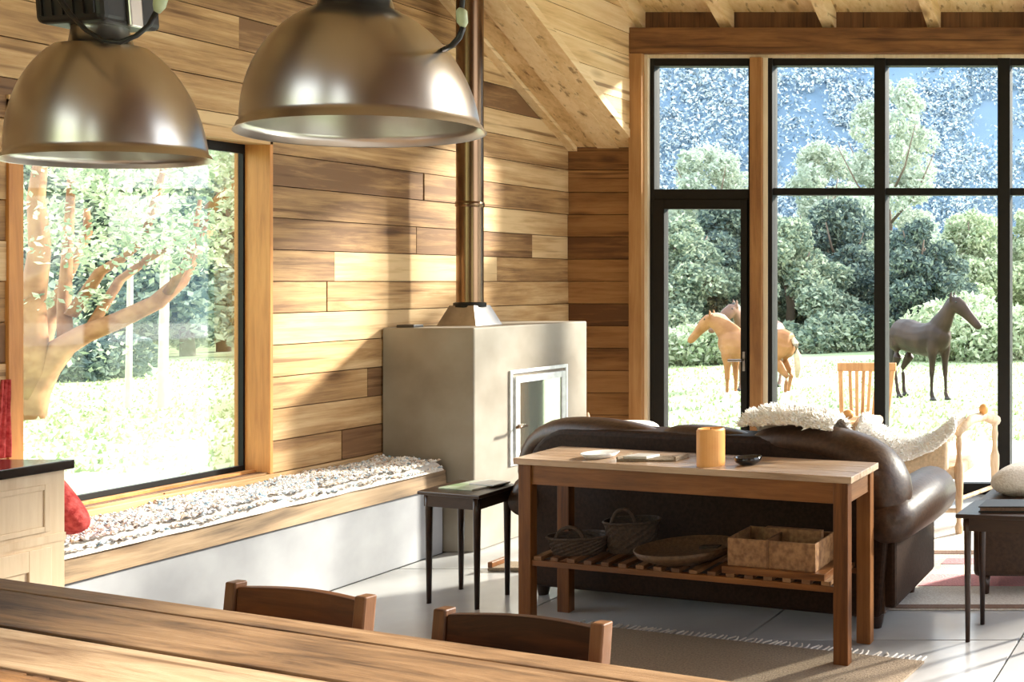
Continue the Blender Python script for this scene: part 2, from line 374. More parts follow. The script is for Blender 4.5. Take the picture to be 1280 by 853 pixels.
# roof: low soffit strip, cheek wall, rafters and high roof
ceil = G()
RT = .16
ztop = Z(36)
def hi(Y): return ztop+RT+SL*(CY-Y)
ceil.prism([(-5.2, CY+.25, hi(CY+.25)), (-5.2, 1.6, hi(1.6)), (-5.2, 1.6, hi(1.6)+.14), (-5.2, CY+.25, hi(CY+.25)+.14)], (0, 0, 0), (6.8, 0, 0))
ceil.prism([(-5.2, 1.6, hi(1.6)), (-5.2, -1.7, hi(1.6)-2.6), (-5.2, -1.7, hi(1.6)-2.46), (-5.2, 1.6, hi(1.6)+.14)], (0, 0, 0), (6.8, 0, 0))
ceiling = struct(ceil.build('ceiling', M['soffit']))
RXW = 1.45
g = G().box(RXW, RXW+.15, -1.6, 4.2, 0, .9).box(RXW, RXW+.15, -1.6, 1.0, .9, 2.4).box(RXW, RXW+.15, 3.2, 4.2, .9, 2.4).box(RXW, RXW+.15, -1.6, 4.2, 2.4, 5.0).box(RXW, RXW+.15, 4.2, CY+.1, 4.3, 5.0)
g.box(RXW, RXW+.15, 7.95, CY+.1, 0, 4.3).prism([(RXW, -1.6, 5), (RXW, CY+.1, 5), (RXW, 5.7, 5.1), (RXW, 1.6, hi(1.6)), (RXW, -1.6, hi(1.6)-2.5)], (0, 0, 0), (.15, 0, 0))
struct(g.build('wall_right', M['plankX']))
g = G().box(-5.1, 1.6, -1.65, -1.5, 0, 1.3).box(-5.1, -4.7, -1.65, -1.5, 1.3, 4.2).box(-2.5, -1.5, -1.65, -1.5, 1.3, 4.2).box(-.6, 1.6, -1.65, -1.5, 1.3, 4.2).box(-5.1, 1.6, -1.65, -1.5, 4.2, 5.0)
struct(g.build('wall_front', M['plankX']))
bx = X(795)-.04
for i in range(11):                                   # roof boards laid across the rafters
    y1 = CY+.02-i*.17; y0 = y1-.166
    G().prism([(bx, y1, hi(y1)-.02), (bx, y0, hi(y0)-.02), (bx, y0, hi(y0)+.0), (bx, y1, hi(y1)+.0)], (0, 0, R.uniform(-.003, .001)), (5.84, 0, 0)).build('roof_board', M['soffit'], ceiling)
rx = [790.5, 901, 1029, 1160, 1290, 1420, 1550, 1680]
for i, p in enumerate(rx):
    x0 = X(p) if i else X(795)-.03; x1 = x0+.088
    y0, y1 = 1.7, CY+.02
    G().prism([(x0, y1, ztop+.0+SL*(CY-y1)), (x0, y0, ztop+SL*(CY-y0)), (x0, y0, hi(y0)-.021), (x0, y1, hi(y1)-.021)], (0, 0, 0), (x1-x0, 0, 0)).build('rafter', M['soffit'], ceiling)
# soffit strip boards (run along the slope)
sb = [(-4.93, -4.86, .02, .035), (-4.852, -4.70, 0, .02), (-4.697, -4.57, -.004, .02), (-4.567, -4.44, .0, .02)]
sb = [(-4.93, -4.865, -.03, .02), (-4.862, -4.72, .0, .02), (-4.717, -4.56, -.008, .02), (-4.557, -4.425, -.002, .02)]
for (a, b, o0, o1) in sb:
    G().prism([(a, CY, low(CY)+o0), (a, 2.0, low(2.0)+o0), (a, 2.0, low(2.0)+.06), (a, CY, low(CY)+.06)], (0, 0, 0), (b-a, 0, 0)).build('soffit_board', M['soffit'], ceiling)
# cheek wall between soffit and rafters
ch = G(); cx = -4.43
ch.prism([(cx-.06, CY, low(CY)), (cx-.06, 2.0, low(2.0)), (cx-.06, 2.0, hi(2.0)), (cx-.06, CY, hi(CY))], (0, 0, 0), (.035, 0, 0))
wc = struct(ch.build('wall_cheek', M['soffit']))
for k in range(6, 20):
    z0 = 1.55+k*P; z1 = z0+P
    def ylo(z): return CY-(z-2.54)/SL
    def yhi(z): return min(CY-.002, CY-(z-ztop-.12)/SL)
    a0, a1, b0, b1 = min(ylo(z0+.002), CY-.01), min(ylo(z1-.002), CY-.01), yhi(z0+.002), yhi(z1-.002)
    if z0 < 2.54: z0b = 2.54
    else: z0b = z0
    xx = cx+R.uniform(-.003, .003)
    G().prism([(xx, a0, z0b+.002), (xx, b0, z0b+.002), (xx, b1, z1-.002), (xx, a1, z1-.002)], (-.024, 0, 0), (0, 0, 0)).build('wall_plank', M['soffit'], wc)
# left window
w2 = G(); gx0, gx1 = -5.07, -5.045
w2.box(gx0, gx1, OY1-.015, OY1, OZ0, OZ1).box(gx0, gx1, OY0, OY0+.04, OZ0, OZ1).box(gx0, gx1, OY0+.04, OY1-.015, OZ1-.05, OZ1).box(gx0, gx1, OY0+.04, OY1-.015, OZ0, OZ0+.035)
window2 = struct(w2.build('window_2', M['black_steel']))
G().box(-5.06, -5.054, OY0+.03, OY1-.01, OZ0+.03, OZ1-.04).build('pane', M['glass'], window2)
G().box(-5.10, WX+.012, OY1-.004, OY1+.014, OZ0-.01, OZ1+.02).build('jamb', M['jamb'], window2, bevel=.002)
G().box(-5.10, WX+.012, OY0-.05, OY0+.004, OZ0-.01, OZ1+.035).build('jamb', M['jamb'], window2, bevel=.002)
G().box(-5.10, WX+.012, OY0-.05, OY1+.014, OZ1-.004, OZ1+.05).build('window_head', M['sill'], window2, bevel=.002)
G().box(-5.10, WX+.03, OY0-.05, OY1+.03, OZ0-.045, OZ0-.01).build('window_sill', M['sill'], window2, bevel=.003)
G().box(-5.03, -4.99, OY0, OY1-.005, OZ0-.01, OZ0+.012).build('window_bead', M['jamb'], window2)

# ============================================================ OUTSIDE
GZ = -.6
gg = G(); n = 60
for i in range(n+1):
    for j in range(n+1):
        x = -70+100*i/n; y = -28+118*(j/n)
        z = GZ+.12*noise.noise(Vector((x*.12, y*.12, 0)))*min(1, max(0, (y-6)/10))
        if -5.5 < x < 3 and -6 < y < 9.8: z = GZ
        if y < -7: z += (-7-y)*.62  # unseen bank added behind the camera to give lamp domes green reflections
        gg.v.append((x, y, z))
gg.f = [(i*(n+1)+j, (i+1)*(n+1)+j, (i+1)*(n+1)+j+1, i*(n+1)+j+1) for i in range(n) for j in range(n)]
meadow = struct(gg.build('ground', M['grass'], smooth=True))
pat = struct(G().box(-6.2, 3, CY+.16, 11.6, -.5, -.10).build('patio', M['patio'], bevel=.02))
def leaves(g, c, r, N, s, rnd, shell=.55):
    for _ in range(N):
        while True:
            d = Vector((rnd.uniform(-1, 1), rnd.uniform(-1, 1), rnd.uniform(-1, 1)))
            if .05 < d.length < 1: break
        d = d.normalized()*(shell+(1-shell)*rnd.random()**.6)
        p = Vector((c[0]+d.x*r[0], c[1]+d.y*r[1], c[2]+d.z*r[2]))
        a = Vector((rnd.uniform(-1, 1), rnd.uniform(-1, 1), rnd.uniform(-1, 1))).normalized(); b = a.orthogonal().normalized()
        k = s*rnd.uniform(.6, 1.4)
        m = len(g.v); q = a.cross(b)*k*.15
        g.v += [tuple(p-a*k), tuple(p+b*k*.5+q), tuple(p+a*k), tuple(p-b*k*.5+q)]; g.f.append((m, m+1, m+2, m+3))
def tree(name, label, cat, x, y, h, lobes, N, s, mat, bark, seed, tr=.18, group=None, base=GZ):
    rnd = random.Random(seed); t = thing(name, (x, y, base), label, cat, group)
    g = G(); g.tube([(x, y, base-.1), (x+rnd.uniform(-.1, .1), y, base+h*.3), (x+rnd.uniform(-.3, .3), y, base+h*.75)], [tr, tr*.75, tr*.3], 8)
    for k in range(5):
        a = rnd.uniform(0, 6.28); z = base+h*rnd.uniform(.3, .6)
        g.tube([(x, y, z), (x+math.cos(a)*h*.12, y+math.sin(a)*h*.12, z+h*.12), (x+math.cos(a)*h*.2, y+math.sin(a)*h*.2, z+h*.28)], [tr*.4, tr*.25, tr*.1], 6)
    g.build('trunk', bark, t, smooth=True)
    c = G(); tot = sum(l[3]**2 for l in lobes)
    for (lx, ly, lz, lr) in lobes:
        leaves(c, (x+lx, y+ly, base+lz), (lr, lr, lr*.9), int(N*lr*lr/tot), s, rnd)
    c.build('crown', mat, t, kind='stuff')
    return t
def lobeset(seed, w, h, z0, k, rr):
    rnd = random.Random(seed); L = []
    for i in range(k):
        f = i/max(1, k-1); z = z0+(h-z0)*f
        ww = w*(1-.75*f**1.6)
        a = rnd.uniform(0, 6.28); q = rnd.uniform(0, 1)**.5*ww
        L.append((math.cos(a)*q, math.sin(a)*q, z, rr*(1.15-.55*f)*rnd.uniform(.8, 1.15)))
    return L
# (pixel x, distance, height, half width, leaf material, label)
spec = [
 (850, 34, 4.3, 1.8, 'leafmid', 'light green bushy tree behind the glazed door, left'),
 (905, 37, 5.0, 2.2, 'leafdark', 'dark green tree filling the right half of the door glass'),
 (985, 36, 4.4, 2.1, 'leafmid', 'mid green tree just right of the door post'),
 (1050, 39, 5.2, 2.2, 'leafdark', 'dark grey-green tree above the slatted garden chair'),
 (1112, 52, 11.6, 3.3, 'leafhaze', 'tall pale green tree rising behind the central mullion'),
 (1145, 36, 4.3, 1.8, 'leafdark', 'dark tree directly behind the dark bay horse'),
 (1215, 40, 4.8, 2.2, 'leafpale', 'yellow-green tree right of the dark horse\'s head'),
 (1290, 42, 5.0, 2.3, 'leafpale', 'pale tree cut off by the right picture edge'),
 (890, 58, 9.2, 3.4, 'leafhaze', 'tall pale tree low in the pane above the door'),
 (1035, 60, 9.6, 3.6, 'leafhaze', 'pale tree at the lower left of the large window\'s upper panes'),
]
for i, (px, Y, h, wd, mt, lab) in enumerate(spec):
    x = (px-PX)/F*Y
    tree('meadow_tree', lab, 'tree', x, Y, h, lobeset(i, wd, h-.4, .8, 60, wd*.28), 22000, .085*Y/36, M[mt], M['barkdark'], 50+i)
shr = [(845, 28, 1.15), (875, 29.5, 1.0), (905, 28.5, 1.1), (1195, 30, 1.7), (1225, 31.5, 2.0), (1252, 30.5, 1.6), (1278, 31, 1.8), (1010, 34, 1.0), (1065, 34.5, 1.3)]
snames = ['pale scrub bush at the left edge of the door glass', 'pale scrub bush in the middle of the door glass', 'pale scrub bush by the chestnut horse\'s chest',
          'leafy bush just right of the dark horse\'s chest', 'tallest leafy bush between dark horse and right mullion', 'leafy bush behind the right-hand mullion', 'leafy bush at the right picture edge',
          'low bush under the trees left of the slatted chair', 'low dark bush under the trees above the slatted chair']
for i, ((px, Y, h), lab) in enumerate(zip(shr, snames)):
    x = (px-PX)/F*Y
    tree('meadow_shrub', lab, 'bush', x, Y, h, [(R.uniform(-.8, .8), R.uniform(-.3, .3), h*.45*R.uniform(.7, 1.1), h*.55) for _ in range(5)], 3500, .09, M['leafpale' if i < 7 else 'leafmid'], M['barkdark'], 90+i, tr=.05)
# mountain
mg = G(); nx, ny = 70, 40
def mz(x, y):
    return GZ+max(0, (y-70))*.62*(1+.18*noise.noise(Vector((x*.02, y*.02, 3))))+5*noise.noise(Vector((x*.045, y*.045, 1)))*min(1, max(0, (y-70)/20))
for i in range(nx+1):
    for j in range(ny+1):
        x = -190+260*i/nx; y = 68+95*j/ny
        mg.v.append((x, y, mz(x, y)-(.4 if j == 0 else 0)))
mg.f = [(i*(ny+1)+j, (i+1)*(ny+1)+j, (i+1)*(ny+1)+j+1, i*(ny+1)+j+1) for i in range(nx) for j in range(ny)]
mountain = struct(mg.build('mountain', M['mountain'], smooth=True))
mt = G(); rm = random.Random(5)
for _ in range(15000):
    y = rm.uniform(71, 150); x = rm.uniform(-.66*y, -.10*y)
    d = noise.noise(Vector((x*.07+y*.05, y*.05-x*.03, 8)))+.5*noise.noise(Vector((x*.25, y*.2, 2)))
    if d < rm.uniform(-.32, .16): continue
    z = mz(x, y); h = rm.uniform(.6, 2.2)
    leaves(mt, (x, y, z+h*.5), (h*.45, h*.45, h*.6), 12, .19*y/100, rm, .3)
tag(mt.build('mountain_forest', M['conifer']), 'haze-blue forest covering the mountainside behind the meadow', 'forest', kind='stuff')
# grass blades
bl = G(); rb = random.Random(3)
for _ in range(16000):
    Y = rb.uniform(12.5, 30); q = rb.uniform(-1.12, -.18); x = q*Y
    if abs(x+2) < 5 and Y < 12: continue
    h = rb.uniform(.03, .09); a = rb.uniform(0, 3.14); dx, dy = math.cos(a)*.03, math.sin(a)*.03
    z = GZ+.12*noise.noise(Vector((x*.12, Y*.12, 0)))*min(1, max(0, (Y-6)/10))-.01
    bl.add([(x-dx, Y-dy, z), (x+dx, Y+dy, z), (x+rb.uniform(-.05, .05), Y+rb.uniform(-.05, .05), z+h)], [(0, 1, 2)])
tag(bl.build('meadow_grass', M['blades']), 'short sunlit grass of the meadow', 'grass', kind='stuff')
# trees beyond the left window
def limb(g, pts, Y, r):
    n = len(pts); g.tube([pt(x, y, Y+d) for (x, y, d) in pts], [r*(1-.62*i/(n-1)) for i in range(n)], 8)
YL = 17.8
b0 = pt(33, 523, YL)
big = thing('spreading_tree', tuple(b0), 'big orange-barked tree with sweeping branches, left side of left window', 'tree')
g = G()
limb(g, [(33, 528, 0), (42, 490, 0), (56, 462, 0), (78, 434, 0), (105, 418, .2), (150, 400, .4), (196, 378, .6), (225, 352, .8), (246, 310, 1), (262, 285, 1.2)], YL, .21)
limb(g, [(36, 500, 0), (42, 440, -.2), (40, 380, -.3), (50, 310, -.4), (45, 250, -.5), (52, 190, -.6)], YL, .20)
limb(g, [(44, 470, 0), (62, 400, .3), (84, 345, .6), (110, 290, .8), (108, 262, .9)], YL, .11)
limb(g, [(82, 430, .1), (80, 380, .3), (84, 320, .3), (88, 250, .3), (90, 190, .3)], YL, .10)
limb(g, [(88, 395, .2), (125, 340, .4), (150, 325, .5), (180, 300, .6), (205, 210, .8), (208, 170, .8)], YL, .085)
limb(g, [(110, 415, .2), (150, 350, 1.0), (188, 322, 1.1), (236, 292, 1.2), (262, 270, 1.2), (300, 215, 1.4)], YL, .075)
limb(g, [(210, 365, .6), (232, 330, .3), (243, 295, .2), (250, 250, .2)], YL, .07)
limb(g, [(262, 262, 1), (292, 232, 1), (310, 200, 1)], YL, .09)
g.build('trunk', M['bark'], big, smooth=True)
g = G(); rl = random.Random(21)
for _ in range(70):
    px, py = rl.uniform(20, 330), rl.uniform(150, 330)
    if px < 120 and rl.random() < .6: py = rl.uniform(180, 450)
    c = pt(px, py, YL+rl.uniform(-1.2, 2.0)); r = rl.uniform(.25, .6)
    leaves(g, c, (r, r, r*.8), 70, .055, rl, .2)
g.build('crown', M['leafpale'], big, kind='stuff')
for (px, w_, lab) in [(203, .07, 'thin pale trunk in the middle of the left window'), (160, .045, 'slimmer pale trunk left of the middle in the left window')]:
    Yp = 19.5; xx = (px-PX)/F*Yp
    t = thing('slender_tree', (xx, Yp, GZ), lab, 'tree')
    G().tube([(xx, Yp, GZ-.1), (xx+.05, Yp, GZ+3), (xx-.03, Yp, GZ+6)], [w_, w_*.8, w_*.5], 8).build('trunk', M['birch'], t, smooth=True)
    g = G(); leaves(g, (xx, Yp, GZ+5.2), (1.1, 1.1, 1.3), 1500, .07, R, .1); g.build('crown', M['leafpale'], t, kind='stuff')
bspec = [(75, 24, 1.0, 'leafdark', 'dark bush at the meadow edge beneath the sweeping branch'), (125, 25, .9, 'leafdark', 'low dark bush left of the thin pale trunk')]
for i, (px, Y, h, mtn, lab) in enumerate(bspec):
    tree('edge_shrub', lab, 'bush', (px-PX)/F*Y, Y, h, [(q, 0, .45, .6) for q in (-.5, 0, .5)], 2500, .08, M[mtn], M['barkdark'], 130+i, tr=.05)
lt = [(40, 31, 6, 'leafmid'), (95, 34, 8, 'leafmid'), (140, 32, 6.5, 'leafmid'), (190, 36, 8.5, 'leafpale'), (235, 32, 6, 'leafmid'), (280, 34, 8, 'leafpale'), (325, 32, 6.5, 'leafmid'), (0, 34, 8, 'leafpale'), (165, 46, 15, 'leafpale'), (60, 48, 15, 'leafpale'), (270, 47, 15, 'leafpale')]
ll = ['mid green tree behind the big tree\'s trunk in left window', 'leafy tree second from left at the far meadow edge', 'leafy tree left of the thin pale trunk', 'pale tree right behind the thin pale trunk', 'mid green tree right of the thin pale trunk',
      'pale leafy tree near the right jamb of left window', 'mid green tree behind the right jamb of left window', 'pale tree hidden by the left wall edge', 'tall pale tree in the middle distance of left window', 'tall pale tree far behind the big tree', 'tall pale tree far behind the right jamb']
for i, ((px, Y, h, mtn), lab) in enumerate(zip(lt, ll)):
    wd = h*.3
    tree('far_tree', lab, 'tree', (px-PX)/F*Y, Y, h, lobeset(200+i, wd, h-.6, 1.1, 18, wd*.5), 7500, .11*Y/32, M[mtn], M['barkdark'], 160+i)

# ============================================================ HORSES
def horse(label, pos, yaw, sc, coat, mane, sock, head_turn=0, neck=0.0, legs=((.0, 0), (.08, 0), (-.1, 0), (.1, 0))):
    """local: +x forward, z up, withers about 1.52"""
    t = thing('horse', pos, label, 'horse')
    cy, sy = math.cos(yaw), math.sin(yaw); o = Vector(pos)
    def W(p): x, y, z = p; return o+Vector((x*cy-y*sy, x*sy+y*cy, z))*sc
    def chain(g, pts, n=14):            # pts: (x,y,z,rw,rh): elliptical loft
        V = []; k = len(pts)
        for i, p in enumerate(pts):
            a = Vector(pts[max(0, i-1)][:3]); b = Vector(pts[min(k-1, i+1)][:3]); d = (b-a).normalized()
            side = Vector((-d.y, d.x, 0)); side = side.normalized() if (d.x**2+d.y**2) > .04 else Vector((0, 1, 0))
            up = d.cross(side).normalized()
            for j in range(n):
                q = 2*math.pi*j/n; V.append(W(Vector(p[:3])+side*math.cos(q)*p[3]+up*math.sin(q)*p[4]))
        g.add(V, [(i*n+j, i*n+(j+1) % n, (i+1)*n+(j+1) % n, (i+1)*n+j) for i in range(k-1) for j in range(n)]+[tuple(reversed(range(n))), tuple(range((k-1)*n, k*n))])
    g = G()
    chain(g, [(-.80, 0, 1.18, .06, .10), (-.76, 0, 1.17, .17, .22), (-.60, 0, 1.19, .25, .29), (-.38, 0, 1.17, .27, .31), (-.1, 0, 1.12, .28, .30), (.18, 0, 1.10, .27, .31), (.42, 0, 1.14, .24, .32), (.60, 0, 1.17, .20, .28), (.74, 0, 1.16, .13, .19), (.80, 0, 1.15, .05, .08)])
    hz = 1.78+neck
    ct, st = math.cos(head_turn), math.sin(head_turn)
    H = Vector((.98, 0, hz))
    chain(g, [(.36, 0, 1.22, .12, .22), (.55, 0, 1.32, .13, .26), (.70, 0, 1.48, .11, .21), (.84, 0, 1.64+neck*.5, .09, .16), (.95, 0, hz-.04, .085, .13), (1.0, 0, hz, .06, .08)])
    def hd(a, b): return (H.x+a*ct, H.y+a*st, H.z+b)
    hp = [(-.06, .02, .06, .07), (.03, -.01, .095, .13), (.15, -.11, .095, .135), (.27, -.23, .075, .10), (.37, -.33, .066, .085), (.45, -.41, .066, .080), (.495, -.45, .060, .066), (.52, -.475, .035, .035)]
    chain(g, [(*hd(a, b), rw, rh) for a, b, rw, rh in hp])
    for s in (-1, 1):                    # ears
        e = Vector(hd(-.03, .08)); e2 = e+Vector((-st*.06*s, ct*.06*s, 0))
        g.tube([W(e2+Vector((0, 0, -.06))), W(e2+Vector((0, 0, .05))), W(e2+Vector((.02, 0, .13)))], [.035*sc, .032*sc, .008*sc], 8)
    def leg(s, front, sw):
        if front:
            x = .52; pts = [(x, .13*s, 1.12, .09, .17), (x+.02, .14*s, .92, .085, .12), (x+.01+sw*.3, .13*s, .72, .055, .07), (x+sw*.6, .13*s, .50, .048, .055), (x+sw*.7, .13*s, .42, .034, .040), (x+sw*.85, .13*s, .20, .030, .034), (x+sw*.9, .13*s, .13, .040, .045), (x+.03+sw, .13*s, .06, .040, .05), (x+.05+sw, .13*s, .0, .055, .068)]
        else:
            x = -.58; pts = [(x, .14*s, 1.18, .12, .24), (x+.06, .15*s, .96, .11, .19), (x+.05+sw*.2, .15*s, .78, .075, .12), (x-.07+sw*.4, .14*s, .62, .05, .075), (x-.13+sw*.6, .14*s, .53, .042, .06), (x-.11+sw*.7, .14*s, .44, .036, .044), (x-.08+sw*.9, .14*s, .22, .032, .036), (x-.07+sw*.95, .14*s, .14, .041, .046), (x-.03+sw, .14*s, .06, .040, .05), (x-.01+sw, .14*s, 0, .055, .068)]
        chain(g, pts, 10); return pts
    L = [leg(-1, True, legs[0][0]), leg(1, True, legs[1][0]), leg(-1, False, legs[2][0]), leg(1, False, legs[3][0])]
    body = g.build('body', coat, t, smooth=True)
    rm_ = body.modifiers.new('remesh', 'REMESH'); rm_.mode = 'VOXEL'; rm_.voxel_size = .022*sc; rm_.use_smooth_shade = True
    sm_ = body.modifiers.new('smooth', 'SMOOTH'); sm_.iterations = 4; sm_.factor = .5
    m = G()
    chain(m, [(.42, 0, 1.47, .03, .05), (.60, 0, 1.58, .035, .07), (.72, 0, 1.68, .035, .08), (.84, 0, 1.80+neck*.6, .035, .07), (.93, 0, hz+.06, .035, .06), (1.0, 0, hz+.10, .03, .04)], 8)
    m.build('mane', mane, t, smooth=True)
    m = G(); chain(m, [(-.78, 0, 1.28, .04, .05), (-.86, 0, 1.18, .05, .06), (-.89, 0, .95, .06, .07), (-.90, 0, .70, .06, .07), (-.88, 0, .50, .03, .03)], 8)
    m.build('tail', mane, t, smooth=True)
    for pts in L:
        m = G(); chain(m, [(p[0], p[1], p[2]*(1 if p[2] > .01 else 0)+.0, p[3]*1.12, p[4]*1.12) for p in (pts[-4:] if sock else pts[-2:])], 10)
        m.build('sock' if sock else 'hoof', sock or M['mane'], t, smooth=True)
    for s in (-1, 1):
        c = Vector(hd(.08, 0)); side = Vector((-st, ct, 0))
        G().sup(W(c+side*.085*s), (.018*sc, .018*sc, .018*sc), 2, 8, 6).build('eye', M['mane'], t, smooth=True)
    return t
def gp(px, Y): return ((px-PX)/F*Y, Y, GZ+.12*noise.noise(Vector(((px-PX)/F*Y*.12, Y*.12, 0)))-.005)
horse('dark bay horse facing right on the meadow, seen through the large window', gp(1151, 20.6), math.radians(-38), .99, M['horsedark'], M['mane'], None, head_turn=.45, neck=.03, legs=((-.02, 0), (.06, 0), (.14, 0), (-.08, 0)))
horse('pale chestnut horse facing left behind the glazed door', gp(945, 20.0), math.radians(180-8), .89, M['horsetan'], M['manepale'], M['sock'], head_turn=-.1, neck=-.12, legs=((.0, 0), (.03, 0), (.05, 0), (-.06, 0)))
horse('brown horse mostly hidden behind the pale chestnut horse and the door frame', gp(950, 22.4), math.radians(-97), .93, M['horsebay'], M['mane'], None, head_turn=-.5, neck=-.02)

# garden chair
gc = Frame((X(1060)+.0, 10.0), (1, -.1), (0, 1))
q0 = pt(1078, 463, 10.1); gcx = q0.x
t = thing('garden_chair', (gcx+.05, 10.1, -.10), 'slatted honey-coloured wooden garden chair outside the large window', 'chair')
def gb(u, v, z): return Vector((gcx+u, 10.1+v, z-.10))
g = G(); g.prism([gb(-.23, 0, .84), gb(.30, 0, .84), gb(.30, .03, .84), gb(-.23, .03, .84)], (0, 0, 0), (0, 0, .075)); g.build('top_rail', M['gardenchair'], t, bevel=.008)
for s in (-1, 1):
    g = G(); xb = .035+s*.20; xt = .035+s*.235
    g.prism([gb(xt-.018, .0, .84), gb(xt+.018, 0, .84), gb(xt+.018, .03, .84), gb(xt-.018, .03, .84)], (0, 0, 0), (xb-xt, -.06, -.44)); g.build('back_post', M['gardenchair'], t)
for k in range(7):
    g = G(); a = -.165+k*.062
    g.prism([gb(.035+a, .005, .84), gb(.035+a+.028, .005, .84), gb(.035+a+.028, .02, .84), gb(.035+a, .02, .84)], (0, 0, 0), (-a*.22, -.06, -.40)); g.build('back_slat', M['gardenchair'], t)
for k in range(6):
    g = G(); g.prism([gb(-.19, -.08-k*.07, .42), gb(.26, -.08-k*.07, .42), gb(.26, -.13-k*.07, .42), gb(-.19, -.13-k*.07, .42)], (0, 0, 0), (0, 0, .02)); g.build('seat_slat', M['gardenchair'], t)
for s in (-1, 1):
    for v in (-.45, -.08):
        g = G(); g.tube([gb(.035+s*.21, v, .43), gb(.035+s*.22, v, 0)], [.022, .018], 8); g.build('leg', M['gardenchair'], t)

# ============================================================ WINDOW SEAT, FIREPLACE
BF = -4.55
ws = thing('window_seat', (-4.74, 5.2, 0), 'long window seat: weathered timber top edge on a grey concrete base', 'bench')
G().box(-4.93, BF-.02, 1.0, 6.39, 0, .38).build('concrete_base', M['concrete'], ws, bevel=.006)
g = G(); nn = 30; prof = []
for i in range(nn+1):
    y = 1.0+(6.39-1.0)*i/nn
    prof.append((y, .476+.004*noise.noise(Vector((0, y*3, 0))), .381, BF+.006*noise.noise(Vector((0, y*2, 5)))))
for (y, zt_, zb_, xf) in prof: g.v += [(-4.72, y, zb_), (xf, y, zb_), (xf-.006, y, zt_), (-4.72, y, zt_)]
for i in range(nn):
    a = i*4; g.f += [(a+k, a+(k+1) % 4, a+4+(k+1) % 4, a+4+k) for k in range(4)]
g.f += [(3, 2, 1, 0), (nn*4, nn*4+1, nn*4+2, nn*4+3)]
g.build('timber_edge', M['benchbeam'], ws)
G().box(-4.93, -4.722, 1.0, 6.39, .40, .474).build('seat_board', M['sill'], ws)
# rag rug
rg = thing('rag_rug', (-4.73, 5.3, .476), 'shaggy multicoloured white and blue rag rug laid along the window seat', 'rug')
g = G(); NY, NX = 90, 12; ry0, ry1 = 4.12, 6.36
def rz(x, y):
    f = (x+4.93)/(.39)
    return .476+.055+.02*(1-f)+.016*noise.noise(Vector((x*9, y*7, 0)))+.02*noise.noise(Vector((x*3, y*2.2, 4)))
for i in range(NY+1):
    for j in range(NX+1):
        y = ry0+(ry1-ry0)*i/NY; f = j/NX; x = -4.925+f*.385+.02*noise.noise(Vector((3, y*5, f)))*f
        z = rz(x, y)
        if j == NX: z = .478; x = min(x, BF+.01)
        if j == NX-1: z -= .02
        g.v.append((x, y, z))
g.f = [(i*(NX+1)+j, (i+1)*(NX+1)+j, (i+1)*(NX+1)+j+1, i*(NX+1)+j+1) for i in range(NY) for j in range(NX)]
g.build('rug_base', M['palecarpet'], rg, smooth=True)
g = G(); rt = random.Random(9)
for _ in range(7000):
    y = rt.uniform(ry0, ry1); f = rt.random(); x = -4.92+f*.37+.02*noise.noise(Vector((3, y*5, f)))*f
    z = rz(x, y)-.004-(.03 if f > .95 else 0)
    a = rt.uniform(0, 6.28); l = rt.uniform(.014, .03); w_ = rt.uniform(.004, .009); lift = rt.uniform(.002, .010)
    dx, dy = math.cos(a), math.sin(a)
    g.add([(x-dy*w_, y+dx*w_, z), (x+dy*w_, y-dx*w_, z), (x+dx*l+dy*w_, y+dy*l-dx*w_, z+lift), (x+dx*l-dy*w_, y+dy*l+dx*w_, z+lift), (x+dx*l*.5, y+dy*l*.5, z+lift+.008)], [(0, 1, 4), (1, 2, 4), (2, 3, 4), (3, 0, 4)])
g.build('tufts', M['ragtufts'], rg, kind='stuff')
# red cushion leaning on the cabinet
def cushion(name, label, c, size, rot, mat, e=3.2, taper=False):
    from mathutils import Euler
    Rm = Euler(rot).to_matrix()
    g = G(); c = Vector(c)
    def fn(q):
        q = Vector(q)
        if taper: q.x *= .56-.44*q.y/size[1]
        k = (abs(q.x)/size[0])**2*(abs(q.y)/size[1])**2
        q.z *= (1-.55*max(abs(q.x)/size[0], abs(q.y)/size[1])**4)
        q *= 1+.03*noise.noise(q*7)
        return c+Rm@q
    g.sup((0, 0, 0), size, e, 40, 20, fn)
    o = g.build(name, mat, smooth=True); recentre(o, (c.x, c.y, min(v[2] for v in g.v)))
    return tag(o, label, 'cushion')
from mathutils import Matrix
Rc = Matrix.Rotation(math.radians(-8), 3, 'Z')@Matrix.Rotation(math.radians(107), 3, 'X')
cushion('cushion', 'red cushion leaning on the end of the kitchen cabinet on the window seat', (-4.70, 4.385, .70), (.20, .155, .055), Rc.to_euler(), M['red'], taper=True)
# red cloth hanging beside window
g = G()
for i in range(25):
    z = .85+.31*i/24
    for j in range(9):
        y = 4.405+.05*j/8*(1-.5*(i/24))+.03*(i/24) ; g.v.append((-4.912+.008*math.sin(j*1.7+i*.12), y, z))
g.f = [(i*9+j, i*9+j+1, (i+1)*9+j+1, (i+1)*9+j) for i in range(24) for j in range(8)]
o = g.build('red_cloth', M['red'], smooth=True); so = o.modifiers.new('s', 'SOLIDIFY'); so.thickness = .006
recentre(o, (-4.912, 4.41, .85))
tag(o, 'narrow red cloth hanging on the planks left of the left window', 'cloth')

